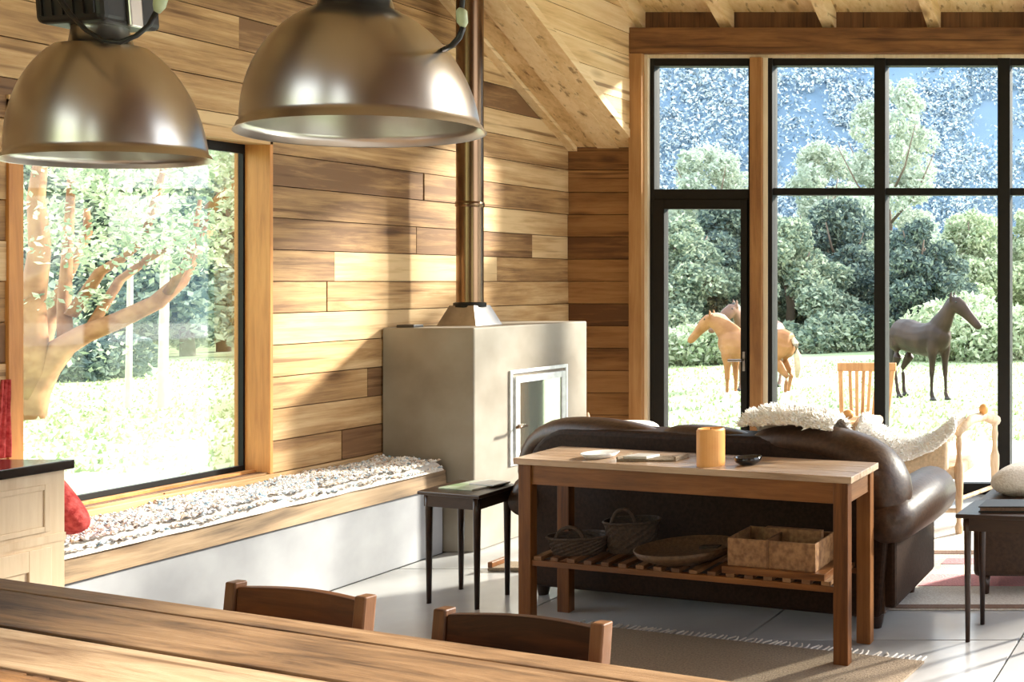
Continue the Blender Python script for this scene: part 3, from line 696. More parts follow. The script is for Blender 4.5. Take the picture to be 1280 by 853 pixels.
FX = -4.40; FY0, FY1, FZ = 6.40, 7.50, 1.285
fp = thing('fireplace', (-4.66, 6.95, 0), 'square concrete fireplace block with a tall bronze flue pipe', 'fireplace')
G().box(WX+.005, FX, FY0, FY1, 0, FZ).build('concrete_body', M['concrete_fire'], fp, bevel=.008)
def yx(px): return -FX/(PX-px)*F
def frame_yz(g, x0, x1, y0, y1, z0, z1, w):
    g.box(x0, x1, y0, y0+w, z0, z1).box(x0, x1, y1-w, y1, z0, z1).box(x0, x1, y0+w, y1-w, z1-w, z1).box(x0, x1, y0+w, y1-w, z0, z0+w); return g
d0, d1 = yx(636), yx(708)
o = frame_yz(G(), FX-.01, FX+.012, d0, d1, .44, 1.015, .022).build('surround', M['whiteframe'], fp, bevel=.003)
dr = frame_yz(G(), FX-.01, FX+.022, d0+.035, d1-.04, .48, .975, .04).build('stove_door', M['whiteframe'], fp, bevel=.004)
G().box(FX-.01, FX+.014, d0+.075, d1-.08, .52, .935).build('glass', M['mirror'], dr)
G().tube([(FX+.02, d0+.055, .68), (FX+.07, d0+.055, .68), (FX+.075, d0+.0, .68), (FX+.075, d0-.04, .68)], .009, 8).build('handle', M['flue'], dr, smooth=True)
pcx, pcy = -4.70, 6.80
g = G(); b0_, b1_ = .118, .085
V = [(pcx-b0_, pcy-b0_, FZ), (pcx+b0_, pcy-b0_, FZ), (pcx+b0_, pcy+b0_, FZ), (pcx-b0_, pcy+b0_, FZ)]
V += [(pcx+(v[0]-pcx)*.62, pcy+(v[1]-pcy)*.62, FZ+.12) for v in V]
g.add(V, [(3, 2, 1, 0), (4, 5, 6, 7), (0, 1, 5, 4), (1, 2, 6, 5), (2, 3, 7, 6), (3, 0, 4, 7)]).build('flue_cowl', M['cowl'], fp)
G().lathe([(.0, FZ+.11), (.084, FZ+.11), (.084, FZ+.135), (.072, FZ+.14)], (pcx, pcy, 0), 32).build('flue_collar', M['black_steel'], fp)
G().lathe([(.070, FZ+.12), (.070, 2.6), (.070, 3.30)], (pcx, pcy, 0), 40).build('flue_pipe', M['flue'], fp, smooth=True)
G().lathe([(.070, 2.0), (.0745, 2.005), (.0745, 2.03), (.070, 2.035)], (pcx, pcy, 0), 40).build('flue_joint', M['flue'], fp, smooth=True)
g = G().box(-4.86, -4.76, 6.42, 6.50, FZ, FZ+.016)
tag(recentre(g.build('slate_piece', M['blackplastic'], bevel=.003), (-4.81, 6.46, FZ)), 'flat black slab lying on top of the concrete fireplace', 'slab')
# low board on the floor by the fireplace
hb = thing('hearth_tray', (-3.93, 6.05, 0), 'low tray with a small dark end knob on the floor between fireplace and sofa', 'tray')
G().box(-4.04, -3.66, 5.98, 6.12, 0.002, .02).build('board', M['jute'], hb, bevel=.003)
G().box(-4.04, -4.015, 5.98, 6.12, .02, .05).build('end_knob', M['tableX'], hb, bevel=.004)

# ============================================================ KITCHEN CABINET
KX = -4.285; KY = 4.07
kc = thing('kitchen_cabinet', (-4.6, 3.0, 0), 'cream wooden kitchen cabinet under the black worktop', 'cabinet')
G().box(-4.92, KX, 1.6, KY, .09, .868).build('carcass', M['cream'], kc, bevel=.003)
G().box(-4.90, KX-.05, 1.6, KY-.02, .0, .09).build('plinth', M['blackplastic'], kc)
y1 = KY-.055
for k in range(3):
    ya, yb = y1-.62-k*.66, y1-k*.66
    dw = frame_yz(G(), KX, KX+.008, ya, yb, .655, .825, .02).box(KX-.002, KX+.003, ya+.02, yb-.02, .675, .805).build('drawer', M['cream'], kc, bevel=.002)
    dd = frame_yz(G(), KX, KX+.012, ya, yb, .12, .60, .075).box(KX-.002, KX+.004, ya+.075, yb-.075, .195, .525).build('cabinet_door', M['cream'], kc, bevel=.002)
    G().tube([(KX+.008, (ya+yb)/2, .74), (KX+.03, (ya+yb)/2, .74)], [.008, .014], 10).build('knob', M['black_steel'], dw)
G().box(KX-.0, KX+.004, 1.6, KY, .612, .64).build('rail', M['cream'], kc)
wt = G().box(-4.92, KX+.025, 1.6, KY+.012, .868, .902)
tag(recentre(wt.build('worktop', M['worktop'], bevel=.004), (-4.6, 3.0, .868)), 'glossy black worktop on the cream kitchen cabinet', 'worktop')

# ============================================================ DINING TABLE AND CHAIRS
A = Vector((-3.362, 3.027)); B = Vector((-.998, 2.235)); Ud = (B-A).normalized(); Vd = Vector((-Ud.y, Ud.x))  # Vd points away from camera
TF = Frame(tuple(A-Ud*1.2), tuple(Ud), tuple(-Vd))
TL = 4.2
dt = thing('dining_table', tuple(TF(2.1, .5, 0)), 'long rustic plank dining table in the foreground', 'table')
bw = [.070, .185, .165, .15, .17, .16, .15]; v = 0
dm = [wood('table_board_a', (.05, .024, .010), (.22, .125, .058), (.38, .245, .13), 'X', fine=30, var=.1, bump=.6), wood('table_board_b', (.04, .022, .011), (.17, .10, .052), (.30, .20, .115), 'X', fine=30, var=.1, bump=.6),
      wood('table_board_c', (.16, .085, .04), (.38, .255, .145), (.56, .42, .27), 'X', fine=26, var=.1, bump=.6), wood('table_board_d', (.05, .018, .006), (.30, .15, .055), (.46, .27, .125), 'X', fine=30, var=.1, bump=.6)]
def turn(m, ang):                        # lay the grain along a turned piece
    nt = m.node_tree
    for n_ in [q for q in nt.nodes if q.type == 'MAPPING']:
        src = n_.inputs[0].links[0].from_socket; m2 = nt.nodes.new('ShaderNodeMapping'); m2.inputs['Rotation'].default_value = (0, 0, ang)
        nt.links.new(src, m2.inputs[0]); nt.links.new(m2.outputs[0], n_.inputs[0])
for m_ in dm: turn(m_, -math.atan2(Ud.y, Ud.x))
for m_ in ('tableX', 'tabletop', 'chairwood'): turn(M[m_], math.atan2(.485, 1.665))
for i, wv in enumerate(bw):
    g = G(); zt_ = .75+[0, .001, -.001, .0015, 0, .001, 0][i]
    TF.box(g, 0, TL, v+(.012 if i == 3 else .003), v+wv-.003, .70, zt_)
    g.build('table_plank', dm[[0, 0, 2, 3, 1, 0, 2][i]], dt, bevel=.003); v += wv
g = G(); TF.box(g, .02, TL-.02, .01, v-.01, .675, .70); g.build('underlay', M['black_steel'], dt)
u_ = .05
while u_ < TL-.3:
    l_ = R.uniform(.02, .12); vv = .420+R.uniform(0, .002); g = G(); TF.box(g, u_, u_+l_, vv, vv+.0135, .70, .7475); g.build('gap_filler', dm[3], dt); u_ += l_+R.uniform(.02, .10)
g = G(); TF.box(g, .15, TL-.15, .08, .11, .60, .70); TF.box(g, .15, TL-.15, v-.11, v-.08, .60, .70); g.build('apron', M['tableX'], dt, bevel=.003)
for u_ in (.12, TL-.22):
    for v_ in (.07, v-.17):
        g = G(); TF.box(g, u_, u_+.1, v_, v_+.1, 0, .70); g.build('leg', M['tableZ'], dt, bevel=.004)
def dchair(P0, P1, label, ztop):
    """P0 left top, P1 right top of the backrest (x,y); chair faces the table (camera side)"""
    P0, P1 = Vector(P0), Vector(P1); U = (P1-P0); W_ = U.length; U.normalize(); Fv = Vector((U.y, -U.x))   # towards camera
    fr = Frame(tuple(P0), tuple(U), tuple(Fv))
    t = thing('dining_chair', tuple(fr(W_/2, .2, 0)), label, 'chair', 'dining chairs at the plank table')
    pw = .036
    for s, u in ((0, 0), (1, W_-pw)):
        g = G()
        for (v0, z0), (v1, z1) in (((.03, .0), (.03, .43)), ((.03, .43), (0, ztop))):
            g.prism([fr(u, v0, z0), fr(u+pw, v0, z0), fr(u+pw, v0+.03, z0), fr(u, v0+.03, z0)], (0, 0, 0), tuple(fr(0, v1, z1)-fr(0, v0, z0)))
        g.build('back_post', M['chairpost'], t, bevel=.004)
        g = G(); g.prism([fr(u, .38, 0), fr(u+pw, .38, 0), fr(u+pw, .41, 0), fr(u, .41, 0)], (0, 0, 0), (0, 0, .42)); g.build('leg', M['chairpost'], t, bevel=.004)
    # curved leather-brown top rail
    g = G(); n = 16
    for i in range(n+1):
        f = i/n; u = pw+.002+(W_-2*pw-.004)*f; bow = -.014*math.sin(math.pi*f)
        zt_ = ztop-.012+.006*math.sin(math.pi*f); zb_ = ztop-.15
        for (dv, z) in ((0.004, zb_), (.024, zb_), (.016, zt_), (-.004, zt_)): g.v.append(tuple(fr(u, dv+bow+.01, z)))
    for i in range(n):
        a = i*4; g.f += [(a+k, a+(k+1) % 4, a+4+(k+1) % 4, a+4+k) for k in range(4)]
    g.f += [(3, 2, 1, 0), (n*4, n*4+1, n*4+2, n*4+3)]
    g.build('back_rail', M['chairwood'], t, smooth=False, bevel=.003)
    g = G(); fr.box(g, pw, W_-pw, .02, .035, .50, .54); g.build('lower_rail', M['chairwood'], t, bevel=.003)
    g = G(); fr.box(g, -.0, W_, .04, .44, .42, .45); g.build('seat', M['chairwood'], t, bevel=.008)
    g = G(); g.tube([fr(pw/2, .05, .2), fr(pw/2, .39, .2)], .01, 8); g.tube([fr(W_-pw/2, .05, .2), fr(W_-pw/2, .39, .2)], .01, 8); g.build('stretcher', M['chairwood'], t)
    g = G(); g.sup(fr(pw+.03, -.012, ztop-.10), (.007, .007, .007), 2, 8, 6); g.build('stud', M['whiteframe'], t, smooth=True)
    return t
zc = .785
def top(x, y, z): Y = (EYE-z)/(y-PY)*F; return ((x-PX)/F*Y, Y)
dchair(top(298, 724, zc), top(472, 743, zc), 'dark wooden dining chair with a curved back rail, the left one at the table', zc)
dchair(top(556, 757, zc), top(767, 776, zc), 'dark wooden dining chair with a curved back rail, the right one at the table', zc)

# ============================================================ SIDE TABLES
def side_table(c, z, label, inset=.03):
    """c: FL, FR, BR, BL corners"""
    c = [Vector((*p, 0)) for p in c]
    mid = (c[0]+c[1]+c[2]+c[3])/4
    t = thing('side_table', (mid.x, mid.y, 0), label, 'table', 'small dark side tables')
    g = G(); g.prism(c, (0, 0, z-.018), (0, 0, z)); g.build('tabletop', M['espresso'], t, bevel=.004)
    ins = [mid+(p-mid)*(1-inset*4.5) for p in c]
    g = G()
    for i in range(4):
        a, b = ins[i], ins[(i+1) % 4]; n_ = (b-a).normalized(); m_ = (mid-(a+b)/2).normalized()*.014
        g.prism([a, b, b+m_, a+m_], (0, 0, z-.075), (0, 0, z-.018))
    g.build('apron', M['espresso'], t)
    for p in ins:
        q = p+(mid-p).normalized()*.02
        G().tube([(q.x, q.y, z-.02), (q.x, q.y, z-.10), (q.x, q.y, 0)], [.017, .016, .010], 10).build('leg', M['espresso'], t, smooth=True)
    return t
side_table([(-3.966, 5.37), (-3.585, 5.25), (-3.60, 5.56), (-3.98, 5.68)], .545, 'small dark side table with thin legs between window seat and sofa')
side_table([(-1.235, 4.79), (-.80, 4.72), (-.80, 5.03), (-1.225, 5.10)], .554, 'small dark side table with thin legs at the right picture edge')
def slab(name, c, z, th, mat, label, cat):
    c = [Vector((*p, 0)) for p in c]; mid = sum(c, Vector())/4
    g = G(); g.prism(c, (0, 0, z), (0, 0, z+th)); o = g.build(name, mat, bevel=.002)
    return tag(recentre(o, (mid.x, mid.y, z)), label, cat)
slab('magazine', [(-3.90, 5.42), (-3.70, 5.37), (-3.66, 5.58), (-3.86, 5.62)], .545, .008, M['paper'], 'green and white magazine on the left side table', 'magazine')
slab('magazine', [(-3.80, 5.49), (-3.645, 5.44), (-3.63, 5.545), (-3.78, 5.60)], .553, .007, M['paper2'], 'pale magazine lying partly over the green one', 'magazine')
bk = thing('book', (-1.0, 4.92, .554), 'dark-edged book lying on the right side table', 'book')
G().box(-1.145, -.82, 4.83, 4.99, .554, .559).box(-1.145, -.82, 4.83, 4.99, .574, .579).build('cover', M['blackplastic'], bk)
G().box(-1.14, -.83, 4.835, 4.985, .559, .574).build('pages', M['brownweave'], bk)
# ============================================================ CONSOLE TABLE
CF = Frame((-3.230, 4.948), (1.665, -.485), (-.027, 1)); CWd, CDp, CH = 1.734, .367, .769
ct = thing('console_table', tuple(CF(CWd/2, CDp/2, 0)), 'brown wooden console table with a slatted lower shelf behind the sofa', 'table')
for k in range(3):
    g = G(); CF.box(g, 0, CWd, k*CDp/3+.0008, (k+1)*CDp/3-.0008, CH-.028, CH); g.build('top_board', M['tabletop'], ct, bevel=.003)
lg = .07
for (u, v_) in ((.02, .012), (CWd-.02-lg, .012), (.02, CDp-.012-.05), (CWd-.02-lg, CDp-.012-.05)):
    g = G(); CF.box(g, u, u+lg, v_, v_+.05, 0, CH-.028); g.build('leg', M['tableZ'], ct, bevel=.004)
g = G(); CF.box(g, .02+lg, CWd-.02-lg, .02, .04, CH-.115, CH-.028); g.build('apron', M['tableX'], ct, bevel=.002)
g = G(); CF.box(g, .02+lg, CWd-.02-lg, CDp-.04, CDp-.02, CH-.115, CH-.028); g.build('apron', M['tableX'], ct, bevel=.002)
for u in (.03, CWd-.05-.0):
    g = G(); CF.box(g, u, u+.02, .06, CDp-.06, CH-.115, CH-.028); g.build('apron', M['tableY'], ct)
for v_ in (.02, CDp-.05):
    g = G(); CF.box(g, .02+lg, CWd-.02-lg, v_, v_+.025, .295, .320); g.build('shelf_rail', M['tableX'], ct, bevel=.002)
ns = 17
for k in range(ns):
    u = .10+(CWd-.25)*k/(ns-1); g = G(); CF.box(g, u, u+.042, .022, CDp-.03, .320, .337); g.build('shelf_slat', M['tableY'], ct, bevel=.002)
SZ = .337
# things on the console
def dish(name, x, y, prof, mat, label, cat):
    o = G().lathe(prof, (x, y, 0), 28).build(name, mat, smooth=True); recentre(o, (x, y, min(p[1] for p in prof))); return tag(o, label, cat)
x, y = top(750, 572, CH)
dish('dish', x, y, [(0, CH+.004), (.05, CH+.002), (.055, CH), (.06, CH+.004), (.078, CH+.022), (.074, CH+.023), (.055, CH+.010), (0, CH+.008)], M['ceramic'], 'small white dish at the left end of the console table', 'dish')
x, y = top(815, 575, CH)
tr = thing('tray', (x, y, CH), 'flat pale rectangular tray left of the candle on the console', 'tray')
G().box(x-.13, x+.13, y-.05, y+.07, CH, CH+.008).box(x-.13, x-.122, y-.05, y+.07, CH+.008, CH+.02).box(x+.122, x+.13, y-.05, y+.07, CH+.008, CH+.02).build('tray_base', M['jute'], tr, bevel=.002)
slab('folded_paper', [(x-.11, y-.03), (x+.0, y-.045), (x+.02, y+.03), (x-.09, y+.05)], CH+.009, .012, M['ceramic'], 'white folded paper lying in the rectangular tray', 'paper')
x, y = top(888.5, 582, CH)
cn = thing('candle', (x, y, CH), 'thick orange pillar candle on the console table', 'candle')
G().lathe([(0, CH), (.054, CH), (.055, CH+.01), (.055, CH+.15), (.05, CH+.158), (.04, CH+.150), (0, CH+.146)], (x, y, 0), 32).build('wax', M['wax'], cn, smooth=False)
G().tube([(x, y, CH+.146), (x, y, CH+.16)], .0015, 6).build('wick', M['cable'], cn)
x, y = top(935, 581, CH)
dish('bowl', x, y, [(0, CH), (.03, CH), (.05, CH+.014), (.056, CH+.034), (.052, CH+.034), (.045, CH+.018), (0, CH+.014)], M['blackgloss'], 'small glossy black bowl right of the candle', 'bowl')
# things on the shelf
def basket(c, rx_, ry_, h, z, mat, label, handle=.09):
    t = thing('basket', (c[0], c[1], z), label, 'basket', 'dark baskets on the shelf')
    g = G(); n = 30; rows = 9
    for i in range(rows+1):
        f = i/rows
        for j in range(n):
            a = 2*math.pi*j/n; k = (.82+.18*f)+.012*(1 if (i+j) % 2 else -1)
            g.v.append((c[0]+rx_*k*math.cos(a), c[1]+ry_*k*math.sin(a), z+h*f))
    g.f = [(i*n+j, i*n+(j+1) % n, (i+1)*n+(j+1) % n, (i+1)*n+j) for i in range(rows) for j in range(n)]+[tuple(reversed(range(n)))]
    o = g.build('woven_body', mat, t); s_ = o.modifiers.new('s', 'SOLIDIFY'); s_.thickness = .006
    g = G(); g.tube([(c[0]+rx_*math.cos(a/16*6.2832), c[1]+ry_*math.sin(a/16*6.2832), z+h) for a in range(17)], .007, 6); g.build('rim', mat, t)
    g = G(); g.tube([(c[0]-rx_*.45*math.cos(a/12*math.pi), c[1]-ry_*.8, z+h*.9+handle*math.sin(a/12*math.pi)) for a in range(13)], .009, 8); g.build('handle', mat, t, smooth=True)
    return t
p1 = CF(.27, .14, 0); basket((p1.x, p1.y), .135, .09, .075, SZ, M['wicker'], 'low dark basket with an arched handle at the left end of the shelf', .06)
p2 = CF(.50, .24, 0); basket((p2.x, p2.y), .12, .09, .135, SZ, M['wicker'], 'taller dark basket half behind the low one on the shelf', .08)
p3 = CF(.84, .165, 0)
rtray = thing('round_tray', (p3.x, p3.y, SZ), 'round brown woven tray lying on the middle of the shelf', 'tray')
G().lathe([(0, SZ), (.12, SZ), (.19, SZ+.035), (.205, SZ+.062), (.198, SZ+.064), (.18, SZ+.042), (0, SZ+.030)], (p3.x, p3.y, 0), 40).build('woven_bowl', M['rattan'], rtray, smooth=True)
G().box(p3.x+.03, p3.x+.11, p3.y+.05, p3.y+.09, SZ+.034, SZ+.046).build('dark_clasp', M['wicker'], rtray)
q = [tuple(CF(u, v_, 0))[:2] for u, v_ in ((1.10, .02), (1.60, .02), (1.60, .33), (1.10, .33))]
slab('wooden_board', q, SZ, .028, M['tableX'], 'flat wooden board under the bark-covered box', 'board')
bz = SZ+.028; bxx = thing('open_box', tuple(CF(1.33, .16, bz)), 'open bark-covered box with a divider at the right end of the shelf', 'box')
bu0, bu1, bv0, bv1, bh = 1.12, 1.55, .04, .27, .115
for (a, b, c_, d) in ((bu0, bu1, bv0, bv0+.01), (bu0, bu1, bv1-.01, bv1), (bu0, bu0+.01, bv0+.01, bv1-.01), (bu1-.01, bu1, bv0+.01, bv1-.01)):
    g = G(); CF.box(g, a, b, c_, d, bz, bz+bh); g.build('side_panel', M['crate'], bxx, bevel=.002)
g = G(); CF.box(g, bu0+.01, bu1-.01, bv0+.01, bv1-.01, bz, bz+.01); g.build('bottom', M['crate'], bxx)
g = G(); CF.box(g, bu0+.195, bu0+.205, bv0-.004, bv1-.01, bz, bz+bh+.006); g.build('divider', M['tableY'], bxx)
g = G(); CF.box(g, bu0+.12, bu0+.40, bv0+.14, bv0+.17, bz+.06, bz+bh+.02); g.build('inner_panel', M['crate'], bxx)

# ============================================================ SOFA
SF = Frame((-3.600, 5.485), (1.665, -.485), (-.027, 1)); SW = 2.20; SD = .78
sf = thing('sofa', tuple(SF(SW/2, SD/2, 0)), 'dark brown leather sofa with rolled arms seen from behind', 'sofa')
def sfn(q): return SF(q[0], q[1], q[2])
def slabround(u0, u1, z0, z1, r, v0, v1, rb=.05, n=8):
    g = G(); P_ = [(u0+rb, z0), (u1-rb, z0)]
    for i in range(n+1): a = i/n*math.pi/2; P_.append((u1-r+r*math.sin(math.pi/2-a) if False else u1-r+r*math.cos(a), z1-r+r*math.sin(a)))
    for i in range(n+1): a = math.pi/2+i/n*math.pi/2; P_.append((u0+r+r*math.cos(a), z1-r+r*math.sin(a)))
    g.prism([SF(u, v0, z) for u, z in P_], (0, 0, 0), tuple(SF.V*(v1-v0))); return g
slabround(.07, SW-.07, .055, .84, .26, .03, .24).build('back_panel', M['leathershade'], sf, smooth=False, bevel=.03, seg=4)
g = G(); SF.box(g, .10, SW-.10, .05, SD-.04, .07, .36); g.build('base', M['leather'], sf, bevel=.02)
def roll(path, name='back_cushion', n=16):
    g = G(); P3 = [SF(u, v_, z) for (u, v_, z, r) in path]; g.tube(P3, [p[3] for p in path], n, .85)
    return g.build(name, M['leather'], sf, smooth=True, sub=1)
roll([(.10, .13, .50, .05), (.06, .12, .56, .075), (.065, .12, .66, .085), (.11, .12, .755, .085), (.20, .12, .805, .082), (.34, .12, .815, .085), (.55, .12, .81, .085), (.70, .12, .795, .08), (.80, .12, .785, .07), (.845, .12, .78, .035)])
roll([(.86, .12, .785, .035), (.89, .12, .80, .07), (1.0, .12, .805, .085), (1.2, .12, .80, .085), (1.33, .12, .79, .07), (1.37, .12, .785, .035)])
roll([(1.385, .12, .79, .04), (1.42, .12, .80, .08), (1.55, .12, .815, .09), (1.75, .12, .815, .095), (1.90, .12, .795, .105), (2.03, .12, .735, .12), (2.10, .12, .64, .125), (2.11, .12, .54, .11), (2.08, .12, .47, .07), (2.06, .12, .44, .03)])
g = G(); pp = [(.16, .60), (.17, .68), (.22, .725), (.3, .735), (1.1, .725), (1.8, .725), (1.93, .69), (1.98, .6)]
g.tube([SF(u, .022, z) for u, z in pp], .008, 8); g.build('piping', M['leather'], sf, smooth=True)
for s in (0, 1):                        # rolled arms
    u = .10 if s == 0 else SW-.10; sg = -1 if s == 0 else 1
    g = G(); g.tube([SF(u+sg*.01, .0, .47), SF(u+sg*.02, .10, .49), SF(u+sg*.03, .5, .50), SF(u+sg*.03, .74, .495), SF(u+sg*.03, .775, .495)], [.07, .11, .13, .128, .10], 20)
    g.build('arm_roll', M['leather'], sf, smooth=True)
    g = G(); SF.box(g, min(u-sg*.10, u+sg*.05), max(u-sg*.10, u+sg*.05), .06, SD-.02, .10, .50); g.build('arm_panel', M['leathershade'], sf, bevel=.02)
    if s == 0:
        g = G(); g.sup((u-.05, .2, .56), (.09, .13, .17), 2.2, 20, 12, sfn); g.build('arm_bulge', M['leather'], sf, smooth=True)
for k in range(3):
    g = G(); g.sup((.22+.30+k*.585, .5, .42), (.29, .28, .09), 4, 28, 14, sfn); g.build('seat_cushion', M['leather'], sf, smooth=True)
    g = G(); g.sup((.22+.30+k*.585, .27, .55), (.29, .09, .20), 3, 28, 14, sfn); g.build('lumbar_cushion', M['leather'], sf, smooth=True)
for u in (.14, SW-.16):
    for v_ in (.10, SD-.14):
        g = G(); g.tube([SF(u, v_, .10), SF(u, v_, .06), SF(u, v_, 0)], [.035, .034, .022], 10); g.build('foot', M['espresso'], sf, smooth=True)

# sheepskins
def fleece(name, fn, nu, nv, label, tuft=2600, L=.03, seed=1):
    t = thing(name, tuple(fn(.5, .5)), label, 'sheepskin')
    g = G()
    for i in range(nu+1):
        for j in range(nv+1):
            g.v.append(tuple(fn(i/nu, j/nv)))
    g.f = [(i*(nv+1)+j, (i+1)*(nv+1)+j, (i+1)*(nv+1)+j+1, i*(nv+1)+j+1) for i in range(nu) for j in range(nv)]
    o = g.build('hide', M['fleece'], t, smooth=True); s_ = o.modifiers.new('s', 'SOLIDIFY'); s_.thickness = .012; s_.offset = 1
    g = G(); rr = random.Random(seed)
    for _ in range(tuft):
        a, b = rr.random(), rr.random(); p = fn(a, b); n_ = (fn(min(1, a+.02), b)-fn(max(0, a-.02), b)).cross(fn(a, min(1, b+.02))-fn(a, max(0, b-.02)))
        n_ = n_.normalized(); n_ = n_ if n_.z > -.2 else -n_
        d = (n_*rr.uniform(.5, 1)+Vector((rr.uniform(-1, 1), rr.uniform(-1, 1), rr.uniform(-1, .4)))*.5).normalized()
        x_ = d.orthogonal().normalized()*.008; y_ = d.cross(x_).normalized()*.008; e = p+d*L*rr.uniform(.6, 1.2)
        g.add([p+x_, p-x_*.5+y_, p-x_*.5-y_, e], [(0, 1, 3), (1, 2, 3), (2, 0, 3)])
    g.build('wool', M['fleece'], t, kind='stuff'); return t
def f1(a, b):     # draped over the third sofa cushion
    u = 1.33+.50*a; ang = -.9+2.6*b; r = .12+.012*noise.noise(Vector((a*6, b*6, 0)))+.035*math.sin(math.pi*a)
    return SF(u, .14+math.sin(ang)*r+(.1*(b-.8) if b > .8 else 0), .80+math.cos(ang)*r*1.05)
fleece('sheepskin', f1, 16, 14, 'white sheepskin draped over the right cushion of the leather sofa', 3500, .03, 2)

# ============================================================ CARVED ARMCHAIR (beyond the sofa)
ax0, ax1, ay = -2.42, -1.72, 6.9
ac = thing('carved_armchair', ((ax0+ax1)/2, ay, 0), 'carved pale wooden armchair with tan upholstery beyond the sofa', 'chair')
g = G(); n = 20
for i in range(n+1):                     # dipped tan upholstered panel facing the camera
    f = i/n; x = ax0+.06+(ax1-ax0-.14)*f; dip = .19*(1-(2*f-1)**2)
    zt_ = .66-dip; zb_ = .40
    for (dy, z) in ((-.05, zb_), (-.02, zt_), (.04, zt_), (.04, zb_)): g.v.append((x, ay+dy-.1, z))
for i in range(n):
    a = i*4; g.f += [(a+k, a+(k+1) % 4, a+4+(k+1) % 4, a+4+k) for k in range(4)]
g.f += [(3, 2, 1, 0), (n*4, n*4+1, n*4+2, n*4+3)]
g.build('upholstered_back', M['upholstery'], ac, smooth=False, bevel=.01)
G().box(ax0+.05, ax1-.03, ay-.08, ay+.42, .34, .42).build('seat', M['upholstery'], ac, bevel=.02)
prof = [(0, 0), (.02, 0), (.026, .05), (.016, .08), (.022, .2), (.026, .32), (.03, .36), (.03, .42), (.02, .45), (.015, .50), (.022, .56), (.015, .60), (.025, .64), (.0, .66)]
for (x, y) in ((ax0+.03, ay-.06), (ax1-.02, ay-.06), (ax0+.03, ay+.42), (ax1+.10, ay+.38)):
    G().lathe(prof, (x, y, 0), 14).build('turned_post', M['carved'], ac, smooth=True)
G().tube([(ax1-.02, ay-.09, .63), (ax1+.02, ay+.08, .69), (ax1+.06, ay+.25, .69), (ax1+.10, ay+.42, .64)], [.026, .03, .03, .034], 10).build('armrest', M['carved'], ac, smooth=True)
G().tube([(ax0+.03, ay-.09, .63), (ax0+.02, ay+.16, .68), (ax0+.02, ay+.45, .64)], [.026, .03, .034], 10).build('armrest', M['carved'], ac, smooth=True)
G().tube([(ax0+.03, ay-.06, .15), (ax1-.02, ay-.06, .15)], .014, 8).build('stretcher', M['carved'], ac)
G().tube([(ax1-.02, ay-.06, .22), (ax1+.10, ay+.38, .22)], .014, 8).build('stretcher', M['carved'], ac)
G().sup((ax1+.07, ay+.2, .74), (.03, .03, .035), 2, 14, 10).build('knob', M['wax'], ac, smooth=True)
G().sup((ax0-.02, ay+.0, .73), (.035, .03, .03), 2, 14, 10).build('knob', M['wax'], ac, smooth=True)
def f2(a, b):
    x = ax0+.08+(ax1-ax0-.10)*a; dip = .17*(1-(2*a-1)**2)
    y = ay-.14+.30*b; z = .69-dip+.07*math.sin(math.pi*b)-.05*b+.02*noise.noise(Vector((a*5, b*5, 2)))
    if b < .15: z -= (.15-b)*.3
    return Vector((x, y, z))
fleece('sheepskin', f2, 16, 14, 'white sheepskin slung over the carved armchair', 3500, .035, 5)
# low chair piece in front of window, left: pale cushion on little stool with post
st_ = thing('low_stool', (-4.22, 7.72, 0), 'low wooden stool with a small post in the corner behind the sofa', 'stool')
G().box(-4.46, -4.02, 7.6, 7.85, .44, .48).build('seat', M['carved'], st_, bevel=.006)
for (x, y) in ((-4.44, 7.62), (-4.05, 7.62), (-4.44, 7.83), (-4.05, 7.83)): G().tube([(x, y, .45), (x, y, 0)], .015, 8).build('leg', M['carved'], st_)
G().tube([(-4.455, 7.60, .48), (-4.455, 7.60, .60), (-4.455, 7.60, .66)], [.02, .022, .008], 10).build('post', M['carved'], st_, smooth=True)
cushion('cushion', 'pale cushion on the low stool in the corner behind the sofa', (-4.24, 7.72, .53), (.19, .12, .06), (0, 0, 0), M['palecarpet'])

# leather footstool with folded blanket at right
ot = thing('footstool', (-1.0, 5.75, 0), 'brown leather footstool behind the right side table', 'footstool')
G().box(-1.33, -.70, 5.48, 6.05, .10, .47).build('body', M['leather'], ot, bevel=.03, seg=3)
for (x, y) in ((-1.28, 5.53), (-.75, 5.53), (-1.28, 6.0), (-.75, 6.0)): G().tube([(x, y, .11), (x, y, 0)], [.03, .02], 10).build('foot', M['espresso'], ot, smooth=True)
cushion('cushion', 'pinkish white cushion lying on the brown leather footstool', (-1.02, 5.76, .535), (.27, .2, .085), (0, 0, 0), M['palecarpet'])

# ============================================================ RUGS
rug = thing('living_rug', (-1.9, 6.1, 0), 'cream rug with pink and brown woven bars beyond the sofa', 'rug')
G().box(-1.95, -.6, 5.27, 7.3, .0015, .010).build('weave', M['palecarpet'], rug)
G().box(-1.65, -.6, 5.66, 5.88, .010, .0125).build('pink_bar', M['pink'], rug)
G().box(-1.65, -.6, 6.10, 6.22, .010, .0125).build('pink_bar', M['pink'], rug)
G().box(-1.9, -.6, 6.32, 6.40, .010, .0125).build('brown_bar', M['brownweave'], rug)
G().box(-1.95, -.6, 5.27, 5.33, .010, .0125).build('brown_bar', M['brownweave'], rug)
JF = Frame((-3.0, 5.10), (1.665, -.485), (-.10, -1))
jr = thing('jute_rug', tuple(JF(.9, .8, 0)), 'beige woven rug with a fringed edge in front of the console', 'rug')
g = G(); JF.box(g, 0, 1.78, .06, 1.7, .001, .010); g.build('weave', M['jute'], jr)
for k in range(60):
    u = .01+1.76*k/59
    g = G(); g.tube([JF(u, .065, .006), JF(u+R.uniform(-.01, .01), .035, .006), JF(u+R.uniform(-.015, .015), .0, .005)], .004, 5); g.build('fringe', M['palecarpet'], jr)

